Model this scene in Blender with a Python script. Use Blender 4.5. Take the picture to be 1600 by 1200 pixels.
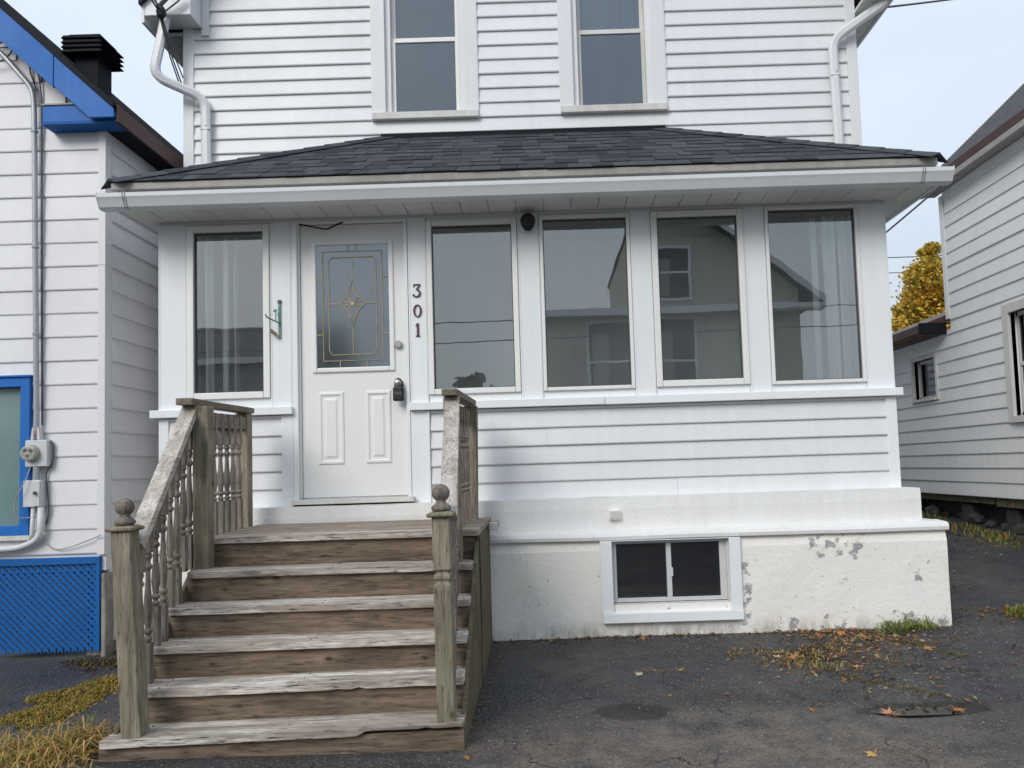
import bpy, bmesh, math, random
from mathutils import Vector, Matrix, noise
random.seed(7)
R = random.Random(11)
for o in list(bpy.data.objects): bpy.data.objects.remove(o)
S = bpy.context.scene
COL = S.collection
rad = math.radians

# ------------------------------------------------------------------ camera
cam = bpy.data.cameras.new('camera'); camo = bpy.data.objects.new('camera', cam); COL.objects.link(camo)
PITCH, ROLL = rad(3.5), rad(1.8)
fw = Vector((0, math.cos(PITCH), math.sin(PITCH))); up = Vector((0, -math.sin(PITCH), math.cos(PITCH))); rt = Vector((1, 0, 0))
RX = rt*math.cos(ROLL) - up*math.sin(ROLL); UX = rt*math.sin(ROLL) + up*math.cos(ROLL)
camo.matrix_world = Matrix(((RX.x, UX.x, -fw.x, 0), (RX.y, UX.y, -fw.y, -5.72), (RX.z, UX.z, -fw.z, 1.28), (0, 0, 0, 1)))
cam.sensor_width = 36; cam.lens = 27.0; cam.shift_x = -0.03125; cam.shift_y = 0.035
cam.clip_start = 0.05; cam.clip_end = 2000
S.camera = camo

# ------------------------------------------------------------------ sky: thick even overcast over a faint blue sky
SUN_DIR = Vector((0.42, 0.70, -0.58)).normalized()
w = bpy.data.worlds.new('World'); S.world = w; w.use_nodes = True
nt = w.node_tree; nt.nodes.clear(); L = nt.links.new
out = nt.nodes.new('ShaderNodeOutputWorld'); bg = nt.nodes.new('ShaderNodeBackground')
sky = nt.nodes.new('ShaderNodeTexSky'); sky.sky_type = 'NISHITA'; sky.sun_disc = False
sky.sun_elevation = math.asin(-SUN_DIR.z); sky.sun_rotation = math.atan2(-SUN_DIR.x, -SUN_DIR.y)
sky.dust_density = 4.0; sky.air_density = 1.2
tc = nt.nodes.new('ShaderNodeTexCoord'); sep = nt.nodes.new('ShaderNodeSeparateXYZ'); L(tc.outputs['Generated'], sep.inputs[0])
mr = nt.nodes.new('ShaderNodeMapRange'); mr.inputs[1].default_value = 0; mr.inputs[2].default_value = 1
mr.inputs[3].default_value = 6.7; mr.inputs[4].default_value = 12.5; L(sep.outputs['Z'], mr.inputs[0])
ns = nt.nodes.new('ShaderNodeTexNoise'); ns.inputs['Scale'].default_value = 2.2; ns.inputs['Detail'].default_value = 5
mp = nt.nodes.new('ShaderNodeMapping'); mp.inputs['Scale'].default_value = (1, 1, 3.0); L(tc.outputs['Generated'], mp.inputs[0]); L(mp.outputs[0], ns.inputs['Vector'])
mr2 = nt.nodes.new('ShaderNodeMapRange'); mr2.inputs[1].default_value = .3; mr2.inputs[2].default_value = .7; mr2.inputs[3].default_value = .93; mr2.inputs[4].default_value = 1.07
L(ns.outputs[0], mr2.inputs[0])
mul = nt.nodes.new('ShaderNodeMath'); mul.operation = 'MULTIPLY'; L(mr.outputs[0], mul.inputs[0]); L(mr2.outputs[0], mul.inputs[1])
cl = nt.nodes.new('ShaderNodeVectorMath'); cl.operation = 'SCALE'; cl.inputs[0].default_value = (0.80, 0.905, 1.035); L(mul.outputs[0], cl.inputs['Scale'])
mx = nt.nodes.new('ShaderNodeMix'); mx.data_type = 'RGBA'; mx.inputs[0].default_value = 0.88
L(sky.outputs[0], mx.inputs[6]); L(cl.outputs[0], mx.inputs[7]); L(mx.outputs[2], bg.inputs['Color'])
bg.inputs['Strength'].default_value = 0.1
L(bg.outputs[0], out.inputs['Surface'])
sun = bpy.data.lights.new('sun', 'SUN'); sun.energy = 1.5; sun.angle = rad(28); sun.color = (1, .96, .91)
suno = bpy.data.objects.new('sun', sun); COL.objects.link(suno)
suno.rotation_euler = SUN_DIR.to_track_quat('-Z', 'Y').to_euler(); suno.location = (-4, -10, 12)
S.view_settings.view_transform = 'Standard'; S.view_settings.look = 'None'; S.view_settings.gamma = 1
S.view_settings.exposure = 0.22; S.view_settings.use_curve_mapping = False
S.render.engine = 'CYCLES'

# ------------------------------------------------------------------ node helpers / materials
class N:
    def __init__(s, name):
        s.m = bpy.data.materials.new(name); s.m.use_nodes = True
        s.t = s.m.node_tree; s.t.nodes.clear()
        s.out = s.n('OutputMaterial'); s.p = s.n('BsdfPrincipled'); s.l(s.p.outputs[0], s.out.inputs[0])
        s.geo = s.n('NewGeometry'); s.pos = s.geo.outputs['Position']
    def n(s, k): return s.t.nodes.new('ShaderNode'+k)
    def l(s, a, b): s.t.links.new(a, b)
    def map(s, src, scale=(1, 1, 1), loc=(0, 0, 0)):
        m = s.n('Mapping'); m.inputs['Scale'].default_value = scale; m.inputs['Location'].default_value = loc; s.l(src, m.inputs[0]); return m.outputs[0]
    def noise(s, vec, scale, detail=4, rough=.55, dist=0):
        t = s.n('TexNoise'); t.inputs['Scale'].default_value = scale; t.inputs['Detail'].default_value = detail
        t.inputs['Roughness'].default_value = rough; t.inputs['Distortion'].default_value = dist; s.l(vec, t.inputs['Vector']); return t.outputs[0]
    def vor(s, vec, scale, feat='F1'):
        t = s.n('TexVoronoi'); t.feature = feat; t.inputs['Scale'].default_value = scale; s.l(vec, t.inputs['Vector']); return t.outputs['Distance']
    def rng(s, v, a, b, c=0., d=1., smooth=False):
        m = s.n('MapRange'); m.interpolation_type = 'SMOOTHSTEP' if smooth else 'LINEAR'
        for i, x in enumerate((a, b, c, d)): m.inputs[i+1].default_value = x
        s.l(v, m.inputs[0]); return m.outputs[0]
    def math(s, op, a, b=None):
        m = s.n('Math'); m.operation = op
        for i, x in enumerate((a, b)):
            if x is None: continue
            if isinstance(x, (int, float)): m.inputs[i].default_value = x
            else: s.l(x, m.inputs[i])
        return m.outputs[0]
    def mix(s, f, a, b):
        m = s.n('Mix'); m.data_type = 'RGBA'
        if isinstance(f, (int, float)): m.inputs[0].default_value = f
        else: s.l(f, m.inputs[0])
        for i, x in ((6, a), (7, b)):
            if isinstance(x, tuple): m.inputs[i].default_value = (*x, 1)
            else: s.l(x, m.inputs[i])
        return m.outputs[2]
    def color(s, c):
        if isinstance(c, tuple): s.p.inputs['Base Color'].default_value = (*c, 1)
        else: s.l(c, s.p.inputs['Base Color'])
    def rough(s, r):
        if isinstance(r, (int, float)): s.p.inputs['Roughness'].default_value = r
        else: s.l(r, s.p.inputs['Roughness'])
    def bump(s, h, strength=.3, dist=.01):
        b = s.n('Bump'); b.inputs['Strength'].default_value = strength; b.inputs['Distance'].default_value = dist
        s.l(h, b.inputs['Height']); s.l(b.outputs[0], s.p.inputs['Normal'])
    def rnd(s):
        o = s.n('ObjectInfo'); return o.outputs['Random']
    def boxmask(s, cx, cy, cz, rx, ry, rz, soft=.5):
        v = s.n('VectorMath'); v.operation = 'SUBTRACT'; s.l(s.pos, v.inputs[0]); v.inputs[1].default_value = (cx, cy, cz)
        d = s.n('VectorMath'); d.operation = 'DIVIDE'; s.l(v.outputs[0], d.inputs[0]); d.inputs[1].default_value = (rx, ry, rz)
        g = s.n('VectorMath'); g.operation = 'LENGTH'; s.l(d.outputs[0], g.inputs[0])
        return s.rng(g.outputs['Value'], 1-soft, 1, 1, 0, True)

def paint(name, c, rough=.45, dirt=.12, dirtcol=None, bump=.06, streak=True, rndv=.04, spec=.4, grime=0.35):
    n = N(name)
    dc = dirtcol or tuple(x*.62 for x in c)
    big = n.noise(n.pos, 1.7, 5, .6)
    st = n.noise(n.map(n.pos, (9, 9, .8)), 1.6, 5, .65)
    f = n.math('MULTIPLY', n.rng(n.math('ADD', n.math('MULTIPLY', big, .5), n.math('MULTIPLY', st, .5)), .42, .75), dirt*2)
    col = n.mix(f, c, dc)
    spots = n.rng(n.noise(n.pos, 55, 2, .5), .70, .76)
    col = n.mix(n.math('MULTIPLY', spots, grime), col, tuple(x*.5 for x in c))
    r = n.rng(n.rnd(), 0, 1, 1-rndv, 1)
    v = n.n('VectorMath'); v.operation = 'SCALE'; n.l(col, v.inputs[0]); n.l(r, v.inputs['Scale'])
    n.color(v.outputs[0])
    n.rough(n.rng(big, .3, .7, rough-.06, rough+.1)); n.p.inputs['Specular IOR Level'].default_value = spec
    n.bump(n.noise(n.pos, 38, 4, .6), bump, .01)
    return n.m

def plain(name, c, rough=.5, metal=0., var=.15, scale=30, bump=.1):
    n = N(name); f = n.noise(n.pos, scale, 4, .6)
    n.color(n.mix(n.rng(f, .35, .7), c, tuple(x*(1-var*2) for x in c))); n.rough(rough); n.p.inputs['Metallic'].default_value = metal
    n.bump(f, bump, .005); return n.m

def wood(name, light, dark, axis, worn=0., green=0., knots=True):
    n = N(name)
    sc = [34, 34, 34]; sc['XYZ'.index(axis)] = 3.2
    add = n.n('VectorMath'); add.operation = 'ADD'; n.l(n.pos, add.inputs[0])
    rr = n.n('CombineXYZ'); rv = n.math('MULTIPLY', n.rnd(), 17.); [n.l(rv, rr.inputs[i]) for i in range(3)]; n.l(rr.outputs[0], add.inputs[1])
    P = add.outputs[0]
    g = n.noise(n.map(P, tuple(sc)), 1.0, 6, .62, .6)
    sc2 = [150, 150, 150]; sc2['XYZ'.index(axis)] = 11
    fine = n.noise(n.map(P, tuple(sc2)), 1.0, 3, .6)
    blotch = n.noise(P, 2.6, 4, .6)
    f = n.math('ADD', n.math('MULTIPLY', g, .7), n.math('MULTIPLY', fine, .3))
    col = n.mix(n.rng(f, .33, .66), dark, light)
    col = n.mix(n.rng(blotch, .45, .72, 0, .5), col, tuple(x*.72 for x in dark))
    checks = n.rng(fine, .30, .39, 1, 0)
    col = n.mix(n.math('MULTIPLY', checks, .85), col, (.02, .016, .012))
    streak = n.rng(n.noise(n.map(P, tuple(x*.6 for x in sc)), 1., 5, .7, 1.2), .56, .64); col = n.mix(n.math('MULTIPLY', streak, .55), col, tuple(x*.45 for x in dark))
    if knots:
        ks = [9, 9, 9]; ks['XYZ'.index(axis)] = 6
        vt = n.n('TexVoronoi'); vt.inputs['Scale'].default_value = 1.0; n.l(n.map(P, tuple(ks)), vt.inputs['Vector']); k = vt.outputs['Distance']
        sx_ = n.n('SeparateColor'); n.l(vt.outputs['Color'], sx_.inputs[0]); pick = n.rng(sx_.outputs[0], .3, .35); sz = n.rng(sx_.outputs[1], 0, 1, .6, 1.5)
        k = n.math('MULTIPLY', n.math('ADD', k, n.math('MULTIPLY', n.math('SUBTRACT', n.noise(P, 60, 3), .5), .05)), sz)
        sel = n.math('MULTIPLY', n.rng(k, .06, .12, 1, 0), pick); col = n.mix(n.math('MULTIPLY', n.math('MULTIPLY', n.rng(k, .06, .24, 1, 0), pick), .55), col, dark)
        col = n.mix(n.math('MULTIPLY', sel, .8), col, (.035, .024, .016))
    if worn:
        wn = n.rng(n.noise(n.map(P, tuple(x*.35 for x in sc)), 1., 6, .7), .47, .6)
        col = n.mix(n.math('MULTIPLY', n.math('MULTIPLY', wn, n.rng(fine, .35, .55)), worn), col, (.70, .65, .60))
    if green:
        gn = n.rng(n.noise(n.map(P, (9, 9, 1.6)), 1., 4, .6), .47, .68)
        col = n.mix(n.math('MULTIPLY', gn, green), col, (.10, .125, .055))
    tone = n.n('VectorMath'); tone.operation = 'SCALE'; n.l(col, tone.inputs[0]); n.l(n.rng(n.rnd(), 0, 1, .86, 1.12), tone.inputs['Scale'])
    n.color(tone.outputs[0]); n.rough(.85); n.p.inputs['Specular IOR Level'].default_value = .25
    n.bump(n.math('ADD', f, n.math('MULTIPLY', checks, -.5)), .55, .006)
    return n.m

def glass(name, refl=.19, tint=(.62, .66, .68), wav=.0015, rough=.0, rc=(.94, .97, 1.), haze=.0):
    n = N(name); n.t.nodes.remove(n.p)
    tr = n.n('BsdfTransparent'); tr.inputs[0].default_value = (*tint, 1)
    gl = n.n('BsdfGlossy'); gl.inputs['Color'].default_value = (*rc, 1); gl.inputs['Roughness'].default_value = rough
    b = n.n('Bump'); b.inputs['Strength'].default_value = .12; b.inputs['Distance'].default_value = wav
    n.l(n.noise(n.pos, 2.2, 2, .5), b.inputs['Height']); n.l(b.outputs[0], gl.inputs['Normal'])
    fr = n.n('Fresnel'); fr.inputs['IOR'].default_value = 1.5
    fac = n.math('ADD', n.math('MULTIPLY', fr.outputs[0], .8), refl-.03)
    ms = n.n('MixShader'); n.l(fac, ms.inputs[0]); n.l(tr.outputs[0], ms.inputs[1]); n.l(gl.outputs[0], ms.inputs[2])
    df = n.n('BsdfDiffuse'); df.inputs[0].default_value = (.75, .76, .75, 1); mh = n.n('MixShader')   # pale dust haze, mixed in to lift the brightness of the panes
    n.l(n.rng(n.noise(n.map(n.pos, (2, 2, .7)), 3.5, 5, .7), .3, .75, haze*.6, haze*1.4), mh.inputs[0])
    n.l(ms.outputs[0], mh.inputs[1]); n.l(df.outputs[0], mh.inputs[2]); n.l(mh.outputs[0], n.out.inputs[0])
    return n.m

M = {}
M['siding'] = paint('white vinyl siding', (.76, .765, .78), .42, .22, (.57, .575, .58))
M['siding_left'] = paint('white painted siding', (.755, .75, .76), .45, .14, (.54, .54, .55))
M['siding_right'] = paint('grey white clapboard', (.78, .78, .77), .6, .22, (.56, .555, .54))
M['trim'] = paint('pale blue white trim', (.83, .855, .865), .4, .18, (.66, .69, .69))
M['trim_white'] = paint('white metal trim', (.74, .755, .77), .35, .12, (.5, .5, .47))
M['oldtrim'] = paint('old white window trim', (.66, .655, .63), .55, .4, (.42, .39, .33), grime=.5)
M['frame'] = paint('cream vinyl frame', (.85, .84, .81), .35, .1)
M['door'] = paint('white steel door', (.83, .825, .81), .35, .06)
M['soffit'] = paint('soffit metal', (.70, .70, .67), .45, .2)
M['fascia'] = paint('weathered fascia', (.36, .345, .315), .6, .4, (.2, .185, .16))
M['blue'] = paint('blue painted metal', (.014, .15, .50), .5, .3, (.010, .10, .36), spec=.3)
M['blue2'] = paint('blue painted lattice', (.008, .115, .38), .6, .3, (.006, .07, .25), spec=.25)
M['brown'] = paint('brown metal', (.085, .04, .032), .5, .3)
M['brownlt'] = paint('grey brown soffit', (.40, .37, .35), .6, .3)
M['black'] = plain('black metal', (.007, .009, .015), .7, 0, .2); M['black'].node_tree.nodes['Principled BSDF'].inputs['Specular IOR Level'].default_value = .2
M['blackpl'] = plain('black plastic', (.006, .007, .009), .55)
M['greymetal'] = plain('galvanised metal', (.42, .44, .47), .4, .35, .1)
M['greybox'] = paint('grey enamel box', (.62, .63, .64), .4, .15)
M['dial'] = plain('meter face', (.45, .44, .38), .3, 0, .25, 60)
M['cable'] = plain('grey cable', (.10, .10, .11), .6)
M['cablelt'] = plain('pale cable', (.38, .38, .40), .6)
M['brass'] = plain('came metal', (.50, .42, .26), .5, .3)
M['nickel'] = plain('nickel', (.5, .48, .44), .3, .9)
M['number'] = plain('purple brown number', (.095, .022, .045), .45)
M['green'] = plain('faded green iron', (.20, .36, .30), .8, 0, .25, 50)
M['curtain'] = None
M['dark'] = plain('dark interior', (.05, .05, .048), .9)  # room gloom put into the colour, for window backings and floors
M['inside'] = plain('porch interior paint', (.24, .24, .22), .8)
M['concrete'] = plain('old concrete', (.33, .31, .28), .9, 0, .25, 12, .5)
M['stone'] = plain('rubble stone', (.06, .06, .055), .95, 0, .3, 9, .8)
M['tread'] = wood('worn pale treads', (.47, .41, .35), (.23, .19, .155), 'X', worn=1.0)
M['riser'] = wood('brown risers', (.27, .205, .15), (.08, .058, .042), 'X')
M['post'] = wood('weathered posts', (.36, .315, .24), (.13, .108, .078), 'Z', green=.4)
M['balus'] = wood('grey balusters', (.30, .26, .22), (.115, .095, .08), 'Z', knots=False)
M['rail'] = wood('pale hand rail', (.52, .47, .42), (.30, .26, .22), 'Y', worn=.7)
M['railcap'] = wood('brown rail cap', (.27, .235, .185), (.13, .108, .08), 'Y', green=.3)
M['skirt'] = wood('olive stringer', (.19, .16, .105), (.07, .058, .036), 'Z', green=.35)
M['deck'] = wood('deck boards', (.36, .29, .23), (.19, .145, .11), 'X', worn=.3)
M['glass'] = glass('window glass', .145, (.88, .90, .90), .004, 0, (.95, .98, .97), .022)
M['glass_up'] = glass('upper window glass', .12, (.6, .62, .64), .0012, 0, (.78, .9, 1.), .025)
M['glass_base'] = glass('basement glass', .12, (.5, .52, .53), .003, 0, (.95, .97, 1.), .004)
M['glass_door'] = glass('bevelled door glass', .15, (.55, .58, .60), .003, .10, (.86, .94, 1.), .05)
M['glass_side'] = glass('neighbour glass', .12, (.5, .5, .5))

n = N('shingles')   # laminated asphalt shingle, tone differs by piece
base = n.mix(n.rng(n.rnd(), 0, 1), (.024, .026, .032), (.068, .073, .084))
gran = n.noise(n.pos, 260, 2, .6)
col = n.mix(n.rng(gran, .55, .7), base, (.12, .125, .135)); col = n.mix(n.rng(gran, .3, .42, .7, 0), col, (.008, .008, .01))
n.color(col); n.rough(.9); n.bump(gran, .6, .004); n.p.inputs['Specular IOR Level'].default_value = .2; M['shingle'] = n.m
n = N('far shingles'); rows = n.noise(n.map(n.pos, (3, 3, 7)), 3, 3, .5)
n.color(n.mix(n.rng(rows, .35, .65), (.035, .036, .040), (.075, .075, .078))); n.rough(.95); n.bump(n.noise(n.pos, 60, 3), .5, .01); M['farshingle'] = n.m
M['darkroof'] = plain('black shingles', (.007, .008, .010), .95, 0, .25, 40, .5); M['darkroof'].node_tree.nodes['Principled BSDF'].inputs['Specular IOR Level'].default_value = .05

n = N('lattice backing panel'); n.color((.62, .62, .6)); n.rough(.8); M['pale'] = n.m
n = N('frosted pane'); cn = n.noise(n.map(n.pos, (1, 1, .5)), 3, 3, .5)
n.color(n.mix(n.rng(cn, .3, .7), (.13, .215, .215), (.20, .29, .285))); n.rough(.25); M['frost'] = n.m

n = N('sheer curtain'); n.t.nodes.remove(n.p)
d1 = n.n('BsdfDiffuse'); d1.inputs[0].default_value = (.90, .91, .91, 1); d2 = n.n('BsdfTranslucent'); d2.inputs[0].default_value = (.7, .71, .72, 1)
tt = n.n('BsdfTransparent'); m1 = n.n('MixShader'); m1.inputs[0].default_value = .15; m2 = n.n('MixShader'); m2.inputs[0].default_value = .08
n.l(d1.outputs[0], m1.inputs[1]); n.l(d2.outputs[0], m1.inputs[2]); n.l(m1.outputs[0], m2.inputs[1]); n.l(tt.outputs[0], m2.inputs[2]); n.l(m2.outputs[0], n.out.inputs[0])
M['curtain'] = n.m

# stucco foundation: cream white paint, flaked to grey render in places
n = N('painted stucco')
big = n.noise(n.pos, 1.3, 5, .6); med = n.noise(n.pos, 6, 5, .65); fine = n.noise(n.pos, 34, 5, .65)
col = n.mix(n.rng(big, .35, .65), (.84, .805, .73), (.82, .805, .77))
col = n.mix(n.rng(med, .55, .75, 0, .35), col, (.62, .58, .47))
flake = n.noise(n.map(n.pos, (1, 1, 1), (3.1, 0, 1.7)), 13, 6, .62)
m = n.math('MAXIMUM', n.boxmask(2.02, -.25, .66, .30, .4, .13), n.boxmask(2.14, -.25, .72, .16, .4, .13))
m = n.math('MAXIMUM', m, n.math('MULTIPLY', n.boxmask(1.85, -.25, .13, .42, .4, .12), .8)); m = n.math('MAXIMUM', m, n.boxmask(2.55, -.25, .10, .35, .4, .12))
m = n.math('MAXIMUM', m, n.boxmask(1.38, -.25, .42, .07, .4, .38)); m = n.math('MAXIMUM', m, n.boxmask(2.62, -.25, .5, .10, .4, .16)); m = n.math('MAXIMUM', m, n.boxmask(2.5, -.15, 1.0, .20, .3, .08))
thr = n.math('SUBTRACT', n.math('ADD', flake, n.math('MULTIPLY', m, .165)), .705)
fl = n.rng(thr, 0, .018)
col = n.mix(fl, col, n.mix(n.rng(fine, .4, .6), (.30, .30, .31), (.44, .44, .45)))
rim = n.math('MULTIPLY', n.rng(thr, -.02, 0), n.rng(thr, 0, .012, 1, 0)); col = n.mix(n.math('MULTIPLY', rim, .5), col, (.2, .18, .15))
foot = n.math('MULTIPLY', n.boxmask(.6, -.25, .02, 3.5, 1, .2, .6), n.rng(n.noise(n.map(n.pos, (3, 3, 1.2)), 3, 5, .7), .42, .62)); col = n.mix(n.math('MULTIPLY', foot, .65), col, (.24, .20, .15))
sp = n.rng(n.noise(n.pos, 47, 3, .5), .69, .73); col = n.mix(n.math('MULTIPLY', sp, .7), col, (.18, .15, .12))
n.color(col); n.rough(.75)
trow = n.noise(n.map(n.pos, (7, 7, 9)), 2.0, 6, .7, .4)
n.bump(n.math('ADD', n.math('MULTIPLY', trow, .8), n.math('ADD', n.math('MULTIPLY', fine, .35), n.math('MULTIPLY', fl, -.5))), .42, .016); M['stucco'] = n.m
M['stucco_white'] = paint('white painted kerb', (.80, .795, .78), .6, .2, (.58, .56, .51), bump=.4, grime=.7)

# asphalt: dark binder, pale aggregate, cracks, dusty and damp areas
n = N('asphalt')
warp = n.n('VectorMath'); warp.operation = 'ADD'; n.l(n.pos, warp.inputs[0])
nv = n.n('TexNoise'); nv.inputs['Scale'].default_value = 5; nv.inputs['Detail'].default_value = 5; n.l(n.pos, nv.inputs['Vector'])
sv = n.n('VectorMath'); sv.operation = 'SCALE'; sv.inputs['Scale'].default_value = .28; n.l(nv.outputs['Color'], sv.inputs[0]); n.l(sv.outputs[0], warp.inputs[1])
big = n.noise(n.pos, .9, 5, .6); med = n.noise(n.pos, 5, 6, .7); agg = n.vor(n.pos, 52); agg2 = n.noise(n.pos, 62, 5, .8)
col = n.mix(n.rng(big, .4, .62), (.036, .036, .039), (.080, .073, .065))
col = n.mix(n.rng(med, .38, .72), col, (.034, .035, .040))
dust = n.math('MULTIPLY', n.boxmask(.75, -2.35, 0, 2.2, .95, .6, .8), n.rng(med, .35, .6)); col = n.mix(n.math('MULTIPLY', dust, .85), col, (.19, .155, .125))
dust2 = n.math('MULTIPLY', n.boxmask(1.3, -1.85, 0, 1.3, .22, .6, .9), n.rng(med, .3, .6)); col = n.mix(n.math('MULTIPLY', dust2, .7), col, (.15, .13, .105))
col = n.mix(n.math('MULTIPLY', n.rng(agg, .12, .3, 1, 0), n.rng(agg2, .42, .56, 0, 1)), col, (.25, .238, .225))
col = n.mix(n.rng(agg2, .36, .48, .95, 0), col, (.008, .008, .010))
c1 = n.rng(n.vor(warp.outputs[0], .9, 'DISTANCE_TO_EDGE'), .001, .004, 1, 0); c2 = n.rng(n.vor(warp.outputs[0], 5.5, 'DISTANCE_TO_EDGE'), .006, .028, 1, 0)
c2 = n.math('MULTIPLY', n.math('MULTIPLY', c2, n.boxmask(1.95, -1.0, .05, .75, .6, 1, .7)), n.rng(n.noise(n.pos, 3.1, 2), .40, .6)); c1 = n.math('MULTIPLY', c1, n.rng(n.noise(n.pos, 2.3, 2), .45, .6))
cr = n.math('MAXIMUM', c1, c2)
col = n.mix(n.math('MULTIPLY', cr, .85), col, (.008, .008, .008))
wob = n.noise(n.pos, 9, 4, .6)
stain = n.rng(n.math('ADD', n.boxmask(.41, -1.73, .02, .30, .17, .5, .8), n.math('MULTIPLY', n.math('SUBTRACT', wob, .5), 1.3)), .30, .50)
stain = n.math('MAXIMUM', stain, n.math('MULTIPLY', n.rng(n.math('ADD', n.boxmask(1.75, -.8, .05, .75, .5, .6, .9), n.math('MULTIPLY', n.math('SUBTRACT', wob, .5), 2.2)), .35, .7), .75))
stain = n.math('MAXIMUM', stain, n.rng(n.math('ADD', n.boxmask(1.86, -1.79, .02, .50, .16, .5, .8), n.math('MULTIPLY', n.math('SUBTRACT', wob, .5), 1.3)), .30, .50)); col = n.mix(n.math('MULTIPLY', stain, .8), col, (.020, .017, .015))
n.color(col)
wet = n.rng(n.noise(n.pos, 1.6, 4, .6), .4, .65)
n.rough(n.rng(wet, 0, 1, .42, .85)); n.p.inputs['Specular IOR Level'].default_value = .4
n.bump(n.math('ADD', n.math('MULTIPLY', n.math('ADD', agg2, n.math('MULTIPLY', agg, -.8)), .5), n.math('ADD', n.math('MULTIPLY', cr, -1.6), n.math('MULTIPLY', med, .5))), .9, .014); M['asphalt'] = n.m

def attrmat(name, rough=.7, trans=.25):
    n = N(name); a = n.n('Attribute'); a.attribute_name = 'Col'; n.color(a.outputs['Color']); n.rough(rough); n.p.inputs['Specular IOR Level'].default_value = .25
    if trans:
        tl = n.n('BsdfTranslucent'); n.l(a.outputs['Color'], tl.inputs[0]); ms = n.n('MixShader'); ms.inputs[0].default_value = trans
        n.l(n.p.outputs[0], ms.inputs[1]); n.l(tl.outputs[0], ms.inputs[2]); n.l(ms.outputs[0], n.out.inputs[0])
    return n.m
M['leafy'] = attrmat('foliage'); M['bark'] = plain('bark', (.09, .07, .055), .9, 0, .3, 14, .8)
def lapped(name, c):
    n = N(name); sp2 = n.n('SeparateXYZ'); n.l(n.pos, sp2.inputs[0]); fr_ = n.math('FRACT', n.math('MULTIPLY', sp2.outputs['Z'], 5.4)); v = n.noise(n.pos, 1.1, 5, .6)
    col = n.mix(n.rng(v, .35, .7), c, tuple(x*.7 for x in c)); n.color(col); n.rough(.7); n.bump(fr_, 1.0, .05); return n.m
M['opp'] = lapped('beige siding across the street', (.60, .585, .49))
M['opp2'] = lapped('grey siding across the street', (.42, .44, .41))
M['water'] = None
n = N('puddle water'); n.color((.018, .015, .012)); n.rough(.3); n.p.inputs['Specular IOR Level'].default_value = .25; M['water'] = n.m
M['earth'] = plain('earth', (.05, .04, .028), .95, 0, .3, 20, .8)

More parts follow.
